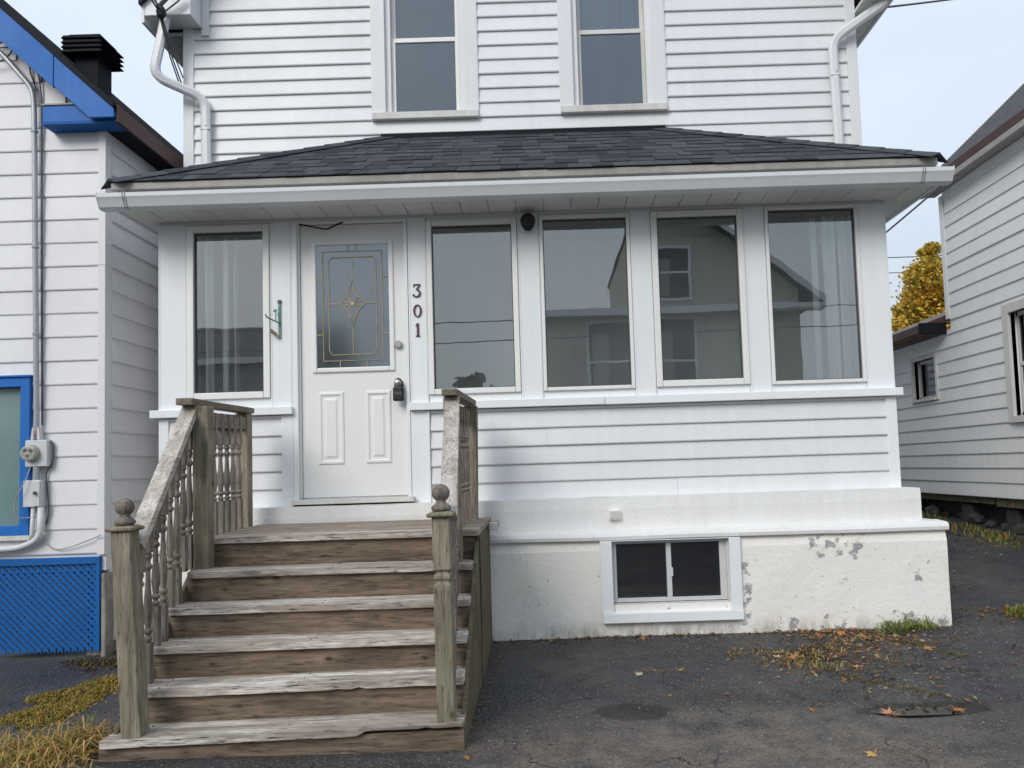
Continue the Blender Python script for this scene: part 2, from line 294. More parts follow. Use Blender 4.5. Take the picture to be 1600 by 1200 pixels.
# ------------------------------------------------------------------ mesh helpers
W = {}
class MB:
    def __init__(s): s.v = []; s.f = []; s.c = []
    def add(s, vs, fs, col=None):
        b = len(s.v); s.v += [tuple(v) for v in vs]; s.f += [tuple(i+b for i in f) for f in fs]
        if col: s.c += [col]*len(vs)
        return s
    def box(s, x0, x1, y0, y1, z0, z1):
        if x0 > x1: x0, x1 = x1, x0
        if y0 > y1: y0, y1 = y1, y0
        if z0 > z1: z0, z1 = z1, z0
        return s.add([(x0, y0, z0), (x1, y0, z0), (x1, y1, z0), (x0, y1, z0), (x0, y0, z1), (x1, y0, z1), (x1, y1, z1), (x0, y1, z1)],
                     [(3, 2, 1, 0), (4, 5, 6, 7), (0, 1, 5, 4), (1, 2, 6, 5), (2, 3, 7, 6), (3, 0, 4, 7)])
    def prism(s, poly, a0, a1, axis):
        # poly in the two other axes (x,z for Y; y,z for X; x,y for Z)
        def P(p, a): return {'X': (a, p[0], p[1]), 'Y': (p[0], a, p[1]), 'Z': (p[0], p[1], a)}[axis]
        k = len(poly); vs = [P(p, a0) for p in poly]+[P(p, a1) for p in poly]
        fs = [tuple(range(k)), tuple(range(2*k-1, k-1, -1))]+[(i, i+k, (i+1) % k+k, (i+1) % k) for i in range(k)]
        return s.add(vs, fs)
    def tube(s, pts, r, n=8, cap=True):
        pts = [Vector(p) for p in pts]; k = len(pts); b = len(s.v); prev = None
        rs = r if isinstance(r, (list, tuple)) else [r]*k
        for i, p in enumerate(pts):
            t = (pts[min(i+1, k-1)]-pts[max(i-1, 0)]).normalized()
            if prev is None:
                a = Vector((0, 0, 1)) if abs(t.z) < .9 else Vector((1, 0, 0)); u = t.cross(a).normalized()
            else: u = (prev-t*prev.dot(t)).normalized()
            prev = u; v = t.cross(u)
            for j in range(n):
                an = 2*math.pi*j/n; s.v.append(tuple(p+(u*math.cos(an)+v*math.sin(an))*rs[i]))
        for i in range(k-1):
            for j in range(n): s.f.append((b+i*n+j, b+i*n+(j+1) % n, b+(i+1)*n+(j+1) % n, b+(i+1)*n+j))
        if cap: s.f.append(tuple(b+j for j in range(n))[::-1]); s.f.append(tuple(b+(k-1)*n+j for j in range(n)))
        return s
    def lathe(s, cx, cy, prof, n=12, lean=(0, 0)):
        b = len(s.v); k = len(prof); z0 = prof[0][1]
        for r, z in prof:
            for j in range(n):
                a = 2*math.pi*(j+.5)/n; s.v.append((cx+lean[0]*(z-z0)+r*math.cos(a), cy+lean[1]*(z-z0)+r*math.sin(a), z))
        for i in range(k-1):
            for j in range(n): s.f.append((b+i*n+j, b+i*n+(j+1) % n, b+(i+1)*n+(j+1) % n, b+(i+1)*n+j))
        s.f.append(tuple(b+j for j in range(n))[::-1]); s.f.append(tuple(b+(k-1)*n+j for j in range(n)))
        return s
    def sweep(s, pts, w_, d_):
        # rectangular section swept along a path lying near an XZ plane
        pts = [Vector(p) for p in pts]; k = len(pts); b = len(s.v); yv = Vector((0, 1, 0))
        for i, p in enumerate(pts):
            t = (pts[min(i+1, k-1)]-pts[max(i-1, 0)]).normalized(); u = t.cross(yv).normalized(); v = u.cross(t)
            c = .25
            for a, e in ((-.5, -.5+c), (-.5+c, -.5), (.5-c, -.5), (.5, -.5+c), (.5, .5-c), (.5-c, .5), (-.5+c, .5), (-.5, .5-c)):
                s.v.append(tuple(p+u*a*w_+v*e*d_))
        for i in range(k-1):
            for j in range(8): s.f.append((b+i*8+j, b+i*8+(j+1) % 8, b+(i+1)*8+(j+1) % 8, b+(i+1)*8+j))
        s.f.append(tuple(b+j for j in range(8))[::-1]); s.f.append(tuple(b+(k-1)*8+j for j in range(8)))
        return s
    def build(s, name, mat, parent=None, smooth=False, bevel=0, kind=None, label=None, fixn=True):
        v = s.v
        o3 = Vector(((min(p[0] for p in v)+max(p[0] for p in v))/2, (min(p[1] for p in v)+max(p[1] for p in v))/2, min(p[2] for p in v)))
        me = bpy.data.meshes.new(name); me.from_pydata([tuple(Vector(p)-o3) for p in v], [], s.f)
        if s.c:
            a = me.color_attributes.new('Col', 'FLOAT_COLOR', 'POINT')
            a.data.foreach_set('color', [x for c in s.c for x in (*c, 1)])
        if fixn and len(s.f) < 6000:
            bm = bmesh.new(); bm.from_mesh(me); bmesh.ops.recalc_face_normals(bm, faces=bm.faces); bm.to_mesh(me); bm.free()
        me.materials.append(M[mat] if isinstance(mat, str) else mat)
        if smooth: me.shade_smooth()
        o = bpy.data.objects.new(name, me); COL.objects.link(o)
        if parent is not None: o.parent = parent; o.location = o3-W[parent]
        else: o.location = o3
        W[o] = o3
        if bevel:
            b = o.modifiers.new('bevel', 'BEVEL'); b.width = bevel; b.segments = 2; b.limit_method = 'ANGLE'; b.angle_limit = rad(40)
        if kind: o['kind'] = kind
        if label: o['label'] = label
        return o
def tag(o, label, cat, group=None):
    o['label'] = label; o['category'] = cat
    if group: o['group'] = group
    return o
def thing(name, loc, label, cat, group=None):
    o = bpy.data.objects.new(name, None); COL.objects.link(o); o.location = loc; o.empty_display_size = .2; W[o] = Vector(loc)
    return tag(o, label, cat, group)
def B(name, parent, mat, *b, bevel=.002, **k): return MB().box(*b).build(name, mat, parent, bevel=bevel, **k)
def fillet(pts, r=.06, n=4):
    pts = [Vector(p) for p in pts]; out_ = [pts[0]]
    for a, b, c in zip(pts, pts[1:], pts[2:]):
        d1 = (a-b); d2 = (c-b); q = min(r, d1.length*.45, d2.length*.45); p1 = b+d1.normalized()*q; p2 = b+d2.normalized()*q
        for i in range(n+1):
            t = i/n; out_.append(p1*(1-t)**2+b*2*t*(1-t)+p2*t*t)
    return out_+[pts[-1]]

def holed(x0, x1, z0, z1, y0, y1, holes, axis='Y'):
    m = MB(); xs = sorted({x0, x1, *[h for q in holes for h in q[:2]]}); zs = sorted({z0, z1, *[h for q in holes for h in q[2:]]})
    xs = [x for x in xs if x0 <= x <= x1]; zs = [z for z in zs if z0 <= z <= z1]
    for a, b in zip(xs, xs[1:]):
        for c, d in zip(zs, zs[1:]):
            xm, zm = (a+b)/2, (c+d)/2
            if any(q[0] < xm < q[1] and q[2] < zm < q[3] for q in holes): continue
            if axis == 'Y': m.box(a, b, y0, y1, c, d)
            else: m.box(y0, y1, a, b, c, d)
    return m

def siding(parent, mat, a0, a1, z0, z1, expo, plane, holes, axis='Y', sgn=-1, lip=.021, clip=None, wob=.0016):
    """overlapping boards; axis Y: wall faces sgn*Y and runs along X; axis X: wall faces sgn*X and runs along Y"""
    k = 0; z = z0
    while z < z1-.01:
        zt = min(z+expo, z1); aa, bb = a0, a1
        if clip:
            aa, bb = clip((z+zt)/2); aa = max(aa, a0); bb = min(bb, a1)
            if bb-aa < .1: break
        cuts = sorted({aa, bb, *[h for q in holes for h in q[:2] if aa < h < bb]})
        pieces = []
        for p, q in zip(cuts, cuts[1:]):
            lo, hi = z, zt; xm = (p+q)/2
            for h in holes:
                if h[0] < xm < h[1] and h[2] < hi and h[3] > lo:
                    if h[2] <= lo+.004 and h[3] >= hi-.004: lo = hi
                    elif h[2] > lo+.004 and h[2] < hi: hi = h[2]
                    elif h[3] < hi-.004: lo = h[3]
            if hi-lo < .012: continue
            if pieces and abs(pieces[-1][1]-p) < 1e-6 and abs(pieces[-1][2]-lo) < 1e-6 and abs(pieces[-1][3]-hi) < 1e-6: pieces[-1][1] = q
            else: pieces.append([p, q, lo, hi])
        full = []
        for p, q, lo, hi in pieces:
            if q-p > 2.2 and R.random() < .5:
                c_ = p+(q-p)*R.uniform(.2, .8); full += [(p, c_-.0008, lo, hi, 0), (c_+.0008, q, lo, hi, .0016)]
            else: full.append((p, q, lo, hi, 0))
        for p, q, lo, hi, jo in full:
            nseg = max(1, min(8, int((q-p)/.6))); m = MB(); vs = []; fs = []; sd = R.random()*50
            for i in range(nseg+1):
                x = p+(q-p)*i/nseg; wv = jo+wob*noise.noise(Vector((x*1.3, sd, z*3))); wz = .0012*noise.noise(Vector((x*.8, sd+9, 0)))
                def off(zz): return lip-(lip-.003)*(zz-z)/expo+wv
                zs_ = [lo+wz-(.004 if lo == z else 0), lo+wz+.004, hi+wz*.5]; os_ = [off(lo)-.003, off(lo), off(hi)]
                ring = [(-.004+.0, zs_[0]), (os_[0], zs_[0]), (os_[1], zs_[1]), (os_[2], zs_[2]), (-.004, zs_[2])]
                for o_, zz in ring:
                    y = plane+sgn*o_
                    vs.append((x, y, zz) if axis == 'Y' else (y, x, zz))
            for i in range(nseg):
                for j in range(5): fs.append((i*5+j, i*5+(j+1) % 5, (i+1)*5+(j+1) % 5, (i+1)*5+j))
            fs += [tuple(range(5)), tuple(range(nseg*5+4, nseg*5-1, -1))]
            m.add(vs, fs).build('siding_board', mat, parent); k += 1
        z += expo
    return k

# ------------------------------------------------------------------ ground
def sstep(a, b, x):
    t = max(0, min(1, (x-a)/(b-a))); return t*t*(3-2*t)
def gz(x, y):
    z = .075+.037*(max(y, -9)+.25) if y < -.25 else .075
    if y > -.25:
        rise = .12*(min(y, 2.4)+.25)+(.055*(min(y, 6)-2.4) if y > 2.4 else 0)
        z += rise*sstep(1.0, 2.9, x)
    z -= .115*sstep(-2.25, -3.2, x)*sstep(-2.6, -.6, y) if x < 0 else 0
    if abs(x) < 6 and -6 < y < 5: z += .010*noise.noise(Vector((x*1.1, y*1.1, 3)))+.005*noise.noise(Vector((x*3.2, y*3.2, 8)))
    # pothole
    d = math.hypot((x-1.85)/.36, (y+1.80)/.13); z -= .022*(1-sstep(.45, 1.15, d))
    return z
def lin(a, b, s): 
    k = int(round((b-a)/s)); return [a+(b-a)*i/k for i in range(k+1)]
xs = [-400, -150, -60, -30, -16, -10, -7]+lin(-5, -2.2, .12)+lin(-2, -.4, .2)[0:-1]+lin(-.4, 4.2, .06)+lin(4.5, 7, .5)+[10, 16, 30, 60, 150, 400]
ys = [-400, -150, -60, -30, -20, -15, -12, -9, -7.5, -6, -5, -4.2, -3.6]+lin(-3.2, .6, .06)+lin(.8, 5, .3)+[6, 8, 12, 20, 40, 100, 400]
m = MB(); m.v = [(x, y, gz(x, y)) for y in ys for x in xs]; nx = len(xs)
m.f = [(j*nx+i, j*nx+i+1, (j+1)*nx+i+1, (j+1)*nx+i) for j in range(len(ys)-1) for i in range(nx-1)]
m.build('ground', 'asphalt', None, smooth=True, kind='structure', fixn=False)
m = MB(); m.v = [(x, y, -.24) for y in (-13.6, -8.6) for x in (-200, 200)]; m.f = [(0, 1, 3, 2)]
m.v = [(x, y, gz(x, y)+.006) for y in (-13.6, -12, -10.5, -9.2) for x in (-200, -30, -10, 0, 10, 30, 200)]
m.f = [(j*7+i, j*7+i+1, (j+1)*7+i+1, (j+1)*7+i) for j in range(3) for i in range(6)]
m.build('road', 'asphalt', None, kind='structure')
m = MB(); ring = [(1.87+.27*math.cos(a)*(1+.12*math.sin(3*a)), -1.80+.075*math.sin(a)*(1+.2*math.cos(2*a))) for a in [i*2*math.pi/28 for i in range(28)]]
zw = gz(1.85, -1.80)+.008
m.v = [(x, y, zw) for x, y in ring]; m.f = [tuple(range(28))]
m.build('puddle', 'water', None, kind='structure')

# ------------------------------------------------------------------ the white house
H = thing('white_house', (-.1, 0, .05), 'white sided house with enclosed front porch, number 301, in the centre', 'house')
# --- foundation: two stepped tiers of painted stucco
def stucco_block(name, x0, x1, z0, z1, yf, yb, holes=(), wob=.006, topround=.02):
    """rough front sheet with depth, hole cut out"""
    m = MB()
    hx = sorted({x0, x1, *[h for q in holes for h in q[:2]]}); hz = sorted({z0, z1, *[h for q in holes for h in q[2:]]})
    for a, b in zip(hx, hx[1:]):
        for c, d in zip(hz, hz[1:]):
            if any(q[0] < (a+b)/2 < q[1] and q[2] < (c+d)/2 < q[3] for q in holes): continue
            nx_ = max(1, int((b-a)/.09)); nz_ = max(1, int((d-c)/.07)); vs = []
            for j in range(nz_+1):
                for i in range(nx_+1):
                    x = a+(b-a)*i/nx_; z = c+(d-c)*j/nz_; edge = topround*sstep(z1-.035, z1, z)
                    vs.append((x, yf-wob*noise.noise(Vector((x*4, z*4, yf*9)))+edge, z))
            m.add(vs, [(j*(nx_+1)+i, j*(nx_+1)+i+1, (j+1)*(nx_+1)+i+1, (j+1)*(nx_+1)+i) for j in range(nz_) for i in range(nx_)])
    # sides, top
    nz_ = 8; ny_ = 6
    for xe in (x0, x1):
        vs = []
        for j in range(nz_+1):
            for i in range(ny_+1):
                z = z0+(z1-z0)*j/nz_; y = yf+(yb-yf)*i/ny_; vs.append((xe, y if i else yf-wob*noise.noise(Vector((xe*4, z*4, yf*9)))+topround*sstep(z1-.035, z1, z), z))
        m.add(vs, [(j*(ny_+1)+i, j*(ny_+1)+i+1, (j+1)*(ny_+1)+i+1, (j+1)*(ny_+1)+i) for j in range(nz_) for i in range(ny_)])
    nx_ = int((x1-x0)/.09); vs = [(x0+(x1-x0)*i/nx_, y, z1+(.004*noise.noise(Vector((i*.4, y, 2))) if y > yf+.05 else 0)) for y in (yf+topround-wob*0, yf+.08, yb) for i in range(nx_+1)]
    m.add(vs, [(j*(nx_+1)+i, j*(nx_+1)+i+1, (j+1)*(nx_+1)+i+1, (j+1)*(nx_+1)+i) for j in range(2) for i in range(nx_)])
    return m
BW = (.445, 1.275, .295, .755)
F = stucco_block('foundation', -3.0, 2.815, -.25, .752, -.25, 1.0, [BW]).build('foundation', 'stucco', H, smooth=False)
m = MB(); k = 60   # rounded ledge cap
ledge = [(-.250+.004, .745), (-.268, .752), (-.272, .775), (-.262, .797), (-.235, .806), (-.10, .812), (-.10, .745)]
vs = []
for i in range(k+1):
    x = -3.012+(2.828+3.012)*i/k
    for (y, z) in ledge: vs.append((x, y-.004*noise.noise(Vector((x*2, 5, 0))), z+.006*noise.noise(Vector((x*1.5, z, 7)))))
q = len(ledge); fs = [(i*q+j, i*q+(j+1) % q, (i+1)*q+(j+1) % q, (i+1)*q+j) for i in range(k) for j in range(q)]+[tuple(range(q)), tuple(range(k*q+q-1, k*q-1, -1))]
m.add(vs, fs).build('foundation_ledge', 'stucco_white', H, smooth=False)
B('foundation_ledge', H, 'stucco_white', 2.60, 2.828, -.10, 1.0, .75, .808, bevel=.01)
stucco_block('f', -2.95, 2.70, .80, 1.045, -.15, 1.0, (), .005, .008).build('foundation_upper_tier', 'stucco_white', H)
# basement window
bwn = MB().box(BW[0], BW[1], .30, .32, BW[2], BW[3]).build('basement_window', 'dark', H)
B('trim', bwn, 'trim', .365, .447, -.278, -.20, .245, .744); B('trim', bwn, 'trim', 1.272, 1.352, -.278, -.20, .245, .744)
B('trim', bwn, 'trim', .447, 1.272, -.277, -.20, .752-.012, .744); B('sill', bwn, 'trim', .37, 1.352, -.295, -.2, .175, .243, bevel=.004)
B('reveal', bwn, 'oldtrim', .447, 1.272, -.235, .1, .245, .30); B('reveal', bwn, 'oldtrim', .447, .455, -.235, .1, .30, .752); B('reveal', bwn, 'oldtrim', 1.262, 1.272, -.235, .1, .30, .752)
for a, b, c, d in ((.455, .482, .305, .745), (1.215, 1.262, .305, .745), (.482, 1.215, .305, .332), (.482, 1.215, .715, .745), (.838, .872, .332, .715)):
    B('frame', bwn, 'greybox', a, b, -.215, -.18, c, d)
B('latch', bwn, 'greybox', .866, .88, -.226, -.21, .48, .54)
MB().box(.482, .840, -.192, -.188, .33, .717).build('pane', 'glass_base', bwn); MB().box(.870, 1.217, -.206, -.202, .33, .717).build('pane', 'glass_base', bwn)
# --- porch: floor, inner shell
X0, X1 = -2.866, 2.622
B('porch_floor', H, 'inside', X0+.03, X1-.03, -.02, .88, 1.0, 1.046, bevel=0)
B('porch_ceiling', H, 'inside', X0+.02, X1-.02, .02, .9, 3.245, 3.28, bevel=0)
pw = holed(X0, X1, 1.046, 1.72, .0, .09, [(-1.865, -.99, 1.0, 1.8)]).build('porch_wall', 'siding', H)
DH = [(-2.03, -.852, 1.0, 2.0)]
siding(pw, 'siding', X0+.07, X1-.075, 1.045, 1.722, .1325, 0., [(-1.95, -.845, 0.9, 2.)])
for a, b in ((X0, X0+.072), (X1-.077, X1+.002)): B('corner_board', H, 'trim', a, b, -.022, .06, 1.045, 1.724)
for xs_, s_ in ((X0, -1), (X1, 1)):
    sw = MB().box(xs_, xs_-s_*.09, .06, .88, 1.046, 3.24).build('porch_side_wall', 'siding', H)
    siding(sw, 'siding', .062, .88, 1.045, 1.72, .1325, xs_, [], 'X', s_)
# trim boards beside the door
B('door_casing', H, 'trim', -1.952, -1.866, -.024, .05, 1.045, 1.724); B('door_casing', H, 'trim', -.99, -.848, -.022, .05, 1.045, 1.724)
B('casing_edge', H, 'trim', -.868, -.85, -.03, -.02, 1.045, 1.724)
# sill band
B('sill', H, 'trim', -2.915, -1.862, -.062, .05, 1.728, 1.786, bevel=.004); B('sill', H, 'trim', -.992, .455, -.062, .05, 1.728, 1.786, bevel=.004); B('sill', H, 'trim', .458, 2.662, -.064, .05, 1.726, 1.785, bevel=.004)
# head band
B('header', H, 'trim_white', X0-.004, -.50, -.018, .06, 3.188, 3.245); B('header', H, 'trim_white', -.497, X1+.004, -.019, .06, 3.188, 3.245)
# posts between the windows
for a, b, d in ((X0, -2.652, .0), (-2.028, -1.866, .002), (-.988, -.850, .0), (-.160, .004, .001), (.692, .846, -.001), (1.548, 1.706, .001), (2.416, X1, .0)):
    p = B('post', H, 'trim', a, b, -.024+d, .07, 1.787, 3.187)
    for e in (a+.008, b-.012): MB().box(e, e+.004, -.027+d, -.0245+d, 1.79, 3.185).build('bead', 'trim', p)
# porch windows
WN = [(-2.650, -2.030, 1.857, 3.172, .05, 'left'), (-.848, -.162, 1.842, 3.160, .042, ''), (.006, .690, 1.842, 3.170, .028, ''), (.848, 1.546, 1.846, 3.178, .048, ''), (1.708, 2.414, 1.836, 3.186, .028, '')]
for a, b, c, d, fwid, _ in WN:
    g = MB().box(a, b, -.012, .05, 1.786, c).build('porch_window', 'trim', H)
    if d < 3.18: B('head_filler', g, 'trim', a, b, -.010, .05, d, 3.188)
    fr = MB()
    for q in ((a, a+fwid, c, d), (b-fwid, b, c, d), (a+fwid, b-fwid, c, c+fwid), (a+fwid, b-fwid, d-fwid, d)):
        B('frame', g, 'frame', q[0]+.001, q[1]-.001, -.034, .03, q[2]+.001, q[3]-.001, bevel=.004)
    for q in ((a+fwid, a+fwid+.006, c+fwid, d-fwid), (b-fwid-.006, b-fwid, c+fwid, d-fwid), (a+fwid, b-fwid, c+fwid, c+fwid+.006), (a+fwid, b-fwid, d-fwid-.008, d-fwid)):
        MB().box(q[0], q[1], -.014, .02, q[2], q[3]).build('gasket', 'cable', g)
    MB().box(a+fwid-.004, b-fwid+.004, .0, .004, c+fwid-.004, d-fwid+.004).build('pane', 'glass', g)
# --- door
dr = B('door', H, 'door', -1.808, -1.021, .018, .065, 1.102, 3.166, bevel=.003)
B('door_frame', H, 'trim', -1.864, -1.826, -.026, .09, 1.06, 3.186); B('door_frame', H, 'trim', -1.018, -.992, -.028, .09, 1.06, 3.186); B('door_frame', H, 'trim', -1.826, -1.018, -.024, .09, 3.170, 3.1865)
B('door_stop', H, 'frame', -1.826, -1.811, .004, .09, 1.1, 3.169)
B('threshold', H, 'oldtrim', -1.87, -.97, -.085, .05, 1.058, 1.094, bevel=.004); B('threshold_strip', H, 'greymetal', -1.81, -1.02, -.02, .03, 1.094, 1.1)
GX0, GX1, GZ0, GZ1 = -1.690, -1.142, 2.072, 3.006
for q in ((GX0-.036, GX0, GZ0-.036, GZ1+.036), (GX1, GX1+.036, GZ0-.036, GZ1+.036), (GX0, GX1, GZ0-.036, GZ0), (GX0, GX1, GZ1, GZ1+.036)):
    B('glass_moulding', dr, 'door', q[0], q[1], .002, .03, q[2], q[3], bevel=.008)
MB().box(GX0, GX1, .0135, .0165, GZ0, GZ1).build('pane', 'glass_door', dr)
for px0, px1 in ((-1.690, -1.492), (-1.334, -1.140)):
    m = MB(); z0, z1 = 1.345, 1.892
    def rg(i, y): return [(px0+i, y, z0+i), (px1-i, y, z0+i), (px1-i, y, z1-i), (px0+i, y, z1-i)]
    rings = [rg(0, .0178), rg(.008, .009), rg(.022, .008), rg(.034, .0165), rg(.05, .0162), rg(.064, .0085)]
    vs = [v for r_ in rings for v in r_]; fs = [(4*i+j, 4*i+(j+1) % 4, 4*i+4+(j+1) % 4, 4*i+4+j) for i in range(5) for j in range(4)]+[(20, 21, 22, 23)]
    m.add(vs, fs).build('panel', 'door', dr)
# leaded came
cxm, czm = (GX0+GX1)/2, 2.555
def came(pts, r=.0038): MB().tube([(x, .0115, z) for x, z in pts], r, 5).build('came', 'brass', dr)
for i in (.05,): came([(GX0+i, GZ0+i), (GX1-i, GZ0+i), (GX1-i, GZ1-i), (GX0+i, GZ1-i), (GX0+i, GZ0+i)])
i = .095; c_ = .035
came([(GX0+i, GZ0+i+c_), (GX0+i+c_*.6, GZ0+i), (GX1-i-c_*.6, GZ0+i), (GX1-i, GZ0+i+c_), (GX1-i, GZ1-i-c_), (GX1-i-c_*.6, GZ1-i), (GX0+i+c_*.6, GZ1-i), (GX0+i, GZ1-i-c_), (GX0+i, GZ0+i+c_)])
dx, dz = .105, .175
came([(cxm-dx, czm), (cxm-.045, czm+.05), (cxm, czm+dz), (cxm+.045, czm+.05), (cxm+dx, czm), (cxm+.045, czm-.05), (cxm, czm-dz), (cxm-.045, czm-.05), (cxm-dx, czm)], .0044)
for sx in (-1, 1):
    came([(cxm, czm), (cxm+sx*.04, czm+.045), (cxm+sx*.012, czm+.11)]); came([(cxm, czm), (cxm+sx*.04, czm-.045), (cxm+sx*.012, czm-.11)])
    came([(cxm, czm), (cxm+sx*.06, czm+.02), (cxm+sx*dx, czm)]); came([(cxm, czm), (cxm+sx*.06, czm-.02)])
    came([(cxm+sx*dx, czm), (cxm+sx*(GX1-cxm-.095), czm)])
    came([(cxm+sx*.03, GZ1), (cxm+sx*.03, GZ1-.05)]); came([(cxm+sx*.1, GZ0), (cxm+sx*.1, GZ0+.05)])
    for zc in (GZ0+.25, GZ1-.25): came([(cxm+sx*(GX1-cxm-.05), zc), (cxm+sx*(GX1-cxm), zc)])
came([(cxm, czm+dz), (cxm, GZ1-.095)]); came([(cxm, czm-dz), (cxm, GZ0+.095)])
MB().lathe(0, 0, [(.011, 0), (.011, .006)], 10).build
m = MB(); m.tube([(cxm, .006, czm), (cxm, .016, czm)], .012, 10).build('jewel', 'brass', dr)
m = MB(); m.tube([(-1.077, .018, 2.232), (-1.077, -.002, 2.232), (-1.077, -.012, 2.232)], [.030, .030, .022], 16).build('deadbolt', 'nickel', dr, smooth=False)
m = MB(); m.tube([(-1.075, .018, 1.935), (-1.075, .008, 1.935), (-1.075, .006, 1.935), (-1.075, -.03, 1.935), (-1.075, -.04, 1.935), (-1.075, -.065, 1.935), (-1.075, -.072, 1.935)], [.032, .032, .014, .014, .028, .028, .018], 14).build('knob', 'nickel', dr, smooth=True)
# loose wire over the door
MB().tube([(-1.80, -.028, 3.164), (-1.70, -.032, 3.14), (-1.60, -.034, 3.118), (-1.575, -.036, 3.122), (-1.52, -.034, 3.15), (-1.47, -.028, 3.168)], .006, 6).build('door_closer_wire', 'black', H)
# --- soffit: panels with joints
so = B('soffit', H, 'soffit', -3.0, 2.86, -.325, -.021, 3.222, 3.245, bevel=0)
x = -3.0; i = 0
while x < 2.84:
    x2 = min(x+.203, 2.855)
    MB().box(x+.003, x2-.003, -.323, -.024, 3.208+.001*(i % 2), 3.221).build('soffit_panel', 'soffit', so); x = x2; i += 1
for a, b in ((-3.0, X0-.01), (X1+.01, 2.86)):
    sp_ = B('side_soffit', H, 'soffit', a, b, -.021, .88, 3.215, 3.245, bevel=0)
for xx, s_ in ((-3.0, -1), (2.86, 1)):   # side fascia boards of the porch eaves
    B('side_fascia', H, 'trim_white', xx, xx+s_*.02, -.33, .89, 3.20, 3.345)
B('fascia', H, 'trim_white', -3.0, 2.86, -.345, -.325, 3.20, 3.345)
# drip board under the shingles
B('drip_board', H, 'fascia', -3.022, 2.852, -.385, -.35, 3.335, 3.388, bevel=.005)
# gutter
gut = [(-.348, 3.190), (-.400, 3.190), (-.421, 3.199), (-.433, 3.222), (-.446, 3.246), (-.456, 3.262), (-.458, 3.289), (-.446, 3.293), (-.446, 3.266), (-.436, 3.248), (-.424, 3.224), (-.414, 3.207), (-.398, 3.198), (-.356, 3.198), (-.356, 3.285), (-.348, 3.285)]
m = MB(); k = 24; vs = []
for i in range(k+1):
    x = -3.085+(2.925+3.085)*i/k; sag = .004*noise.noise(Vector((x*.7, 1, 1)))
    vs += [(x, y, z+sag) for y, z in gut]
q = len(gut); m.add(vs, [(i*q+j, i*q+(j+1) % q, (i+1)*q+(j+1) % q, (i+1)*q+j) for i in range(k) for j in range(q)])
G = m.build('gutter', 'trim_white', H)
gcap = [(-.348, 3.188), (-.401, 3.188), (-.423, 3.198), (-.435, 3.222), (-.458, 3.262), (-.460, 3.295), (-.348, 3.295)]
for a in (-3.087, 2.923): MB().prism(gcap, a, a+.004, 'X').build('gutter_end_cap', 'trim_white', G)
for a in (-2.905, -2.888, 2.705, 2.722):
    MB().prism([(y-.0015, z) for y, z in gcap[1:6]]+[(y+.002, z) for y, z in gcap[1:6][::-1]], a, a+.006, 'X').build('gutter_seam', 'fascia', G)
# --- porch roof
EZ, TZ, EY, TY = 3.395, 4.215, -.385, .885
EL, ER, TL, TR = -3.03, 2.86, -1.335, 1.13
pr = MB()
pr.add([(EL, EY, EZ), (ER, EY, EZ), (TR, TY, TZ), (TL, TY, TZ), (EL, TY, EZ), (ER, TY, EZ), (EL+.02, EY+.02, EZ-.03), (ER-.02, EY+.02, EZ-.03), (ER-.02, TY, EZ-.03), (EL+.02, TY, EZ-.03)],
       [(0, 1, 2, 3), (0, 3, 4), (1, 5, 2), (0, 6, 7, 1), (1, 7, 8, 5), (4, 9, 6, 0), (6, 9, 8, 7)])
PR = pr.build('porch_roof', 'black', H)
def shingle_face(pa, pb, pc, pd, expo=.146, wmin=.10, wmax=.235, join=None):
    """pa-pb eave, pd-pc top (left to right)"""
    pa, pb, pc, pd = map(Vector, (pa, pb, pc, pd)); nrm = (pb-pa).cross(pd-pa)
    if nrm.length < 1e-6: nrm = (pb-pa).cross(pc-pa)
    nrm.normalize()
    U = (pb-pa).normalized(); V = nrm.cross(U); Ltot = (pd-pa).dot(V); k = 0; j = 0; v0 = -.012
    def ends(v):
        t = max(0, min(1, v/Ltot)); return (pa+(pd-pa)*t-pa).dot(U), (pb+(pc-pb)*t-pa).dot(U)
    while v0 < Ltot-.02:
        v1 = min(v0+expo+.03, Ltot); a0, b0 = ends(v0); a1, b1 = ends(v1)
        u = a0-R.random()*.2
        while u < b0-.01:
            wd = R.uniform(wmin, wmax); uA, uB = max(u, a0-.004), min(u+wd-.004, b0+.004); u += wd
            if uB-uA < .02: continue
            tA, tB = max(uA, a1), min(uB, b1)
            if tB <= tA+.002:
                tA = tB = min(max((uA+uB)/2, a1), b1); tA -= .002; tB += .002
            th = R.choice((.001, .001, .005, .006)); dv = R.uniform(-.004, .004); lift = .006
            def P(u_, v_, h): return pa+U*u_+V*v_+nrm*h
            mb = (join or MB()).add([P(uA, v0+dv, .003), P(uB, v0+dv, .003), P(tB, v1, .0), P(tA, v1, .0), P(uA, v0+dv, lift+th), P(uB, v0+dv, lift+th), P(tB, v1, .004), P(tA, v1, .004)],
                          [(3, 2, 1, 0), (4, 5, 6, 7), (0, 1, 5, 4), (1, 2, 6, 5), (2, 3, 7, 6), (3, 0, 4, 7)])
            k += 1
            if join is None: mb.build('shingle', 'shingle', PR)
        v0 += expo
    return k
ks = shingle_face((EL, EY, EZ), (ER, EY, EZ), (TR, TY, TZ), (TL, TY, TZ))
sideM = MB(); shingle_face((EL, TY, EZ), (EL, EY, EZ), (TL, TY-.01, TZ), (TL, TY, TZ), join=sideM); shingle_face((ER, EY, EZ), (ER, TY, EZ), (TR, TY, TZ), (TR, TY-.01, TZ), join=sideM)
sideM.build('side_shingles', 'shingle', PR, kind='stuff')
print('shingles', ks)
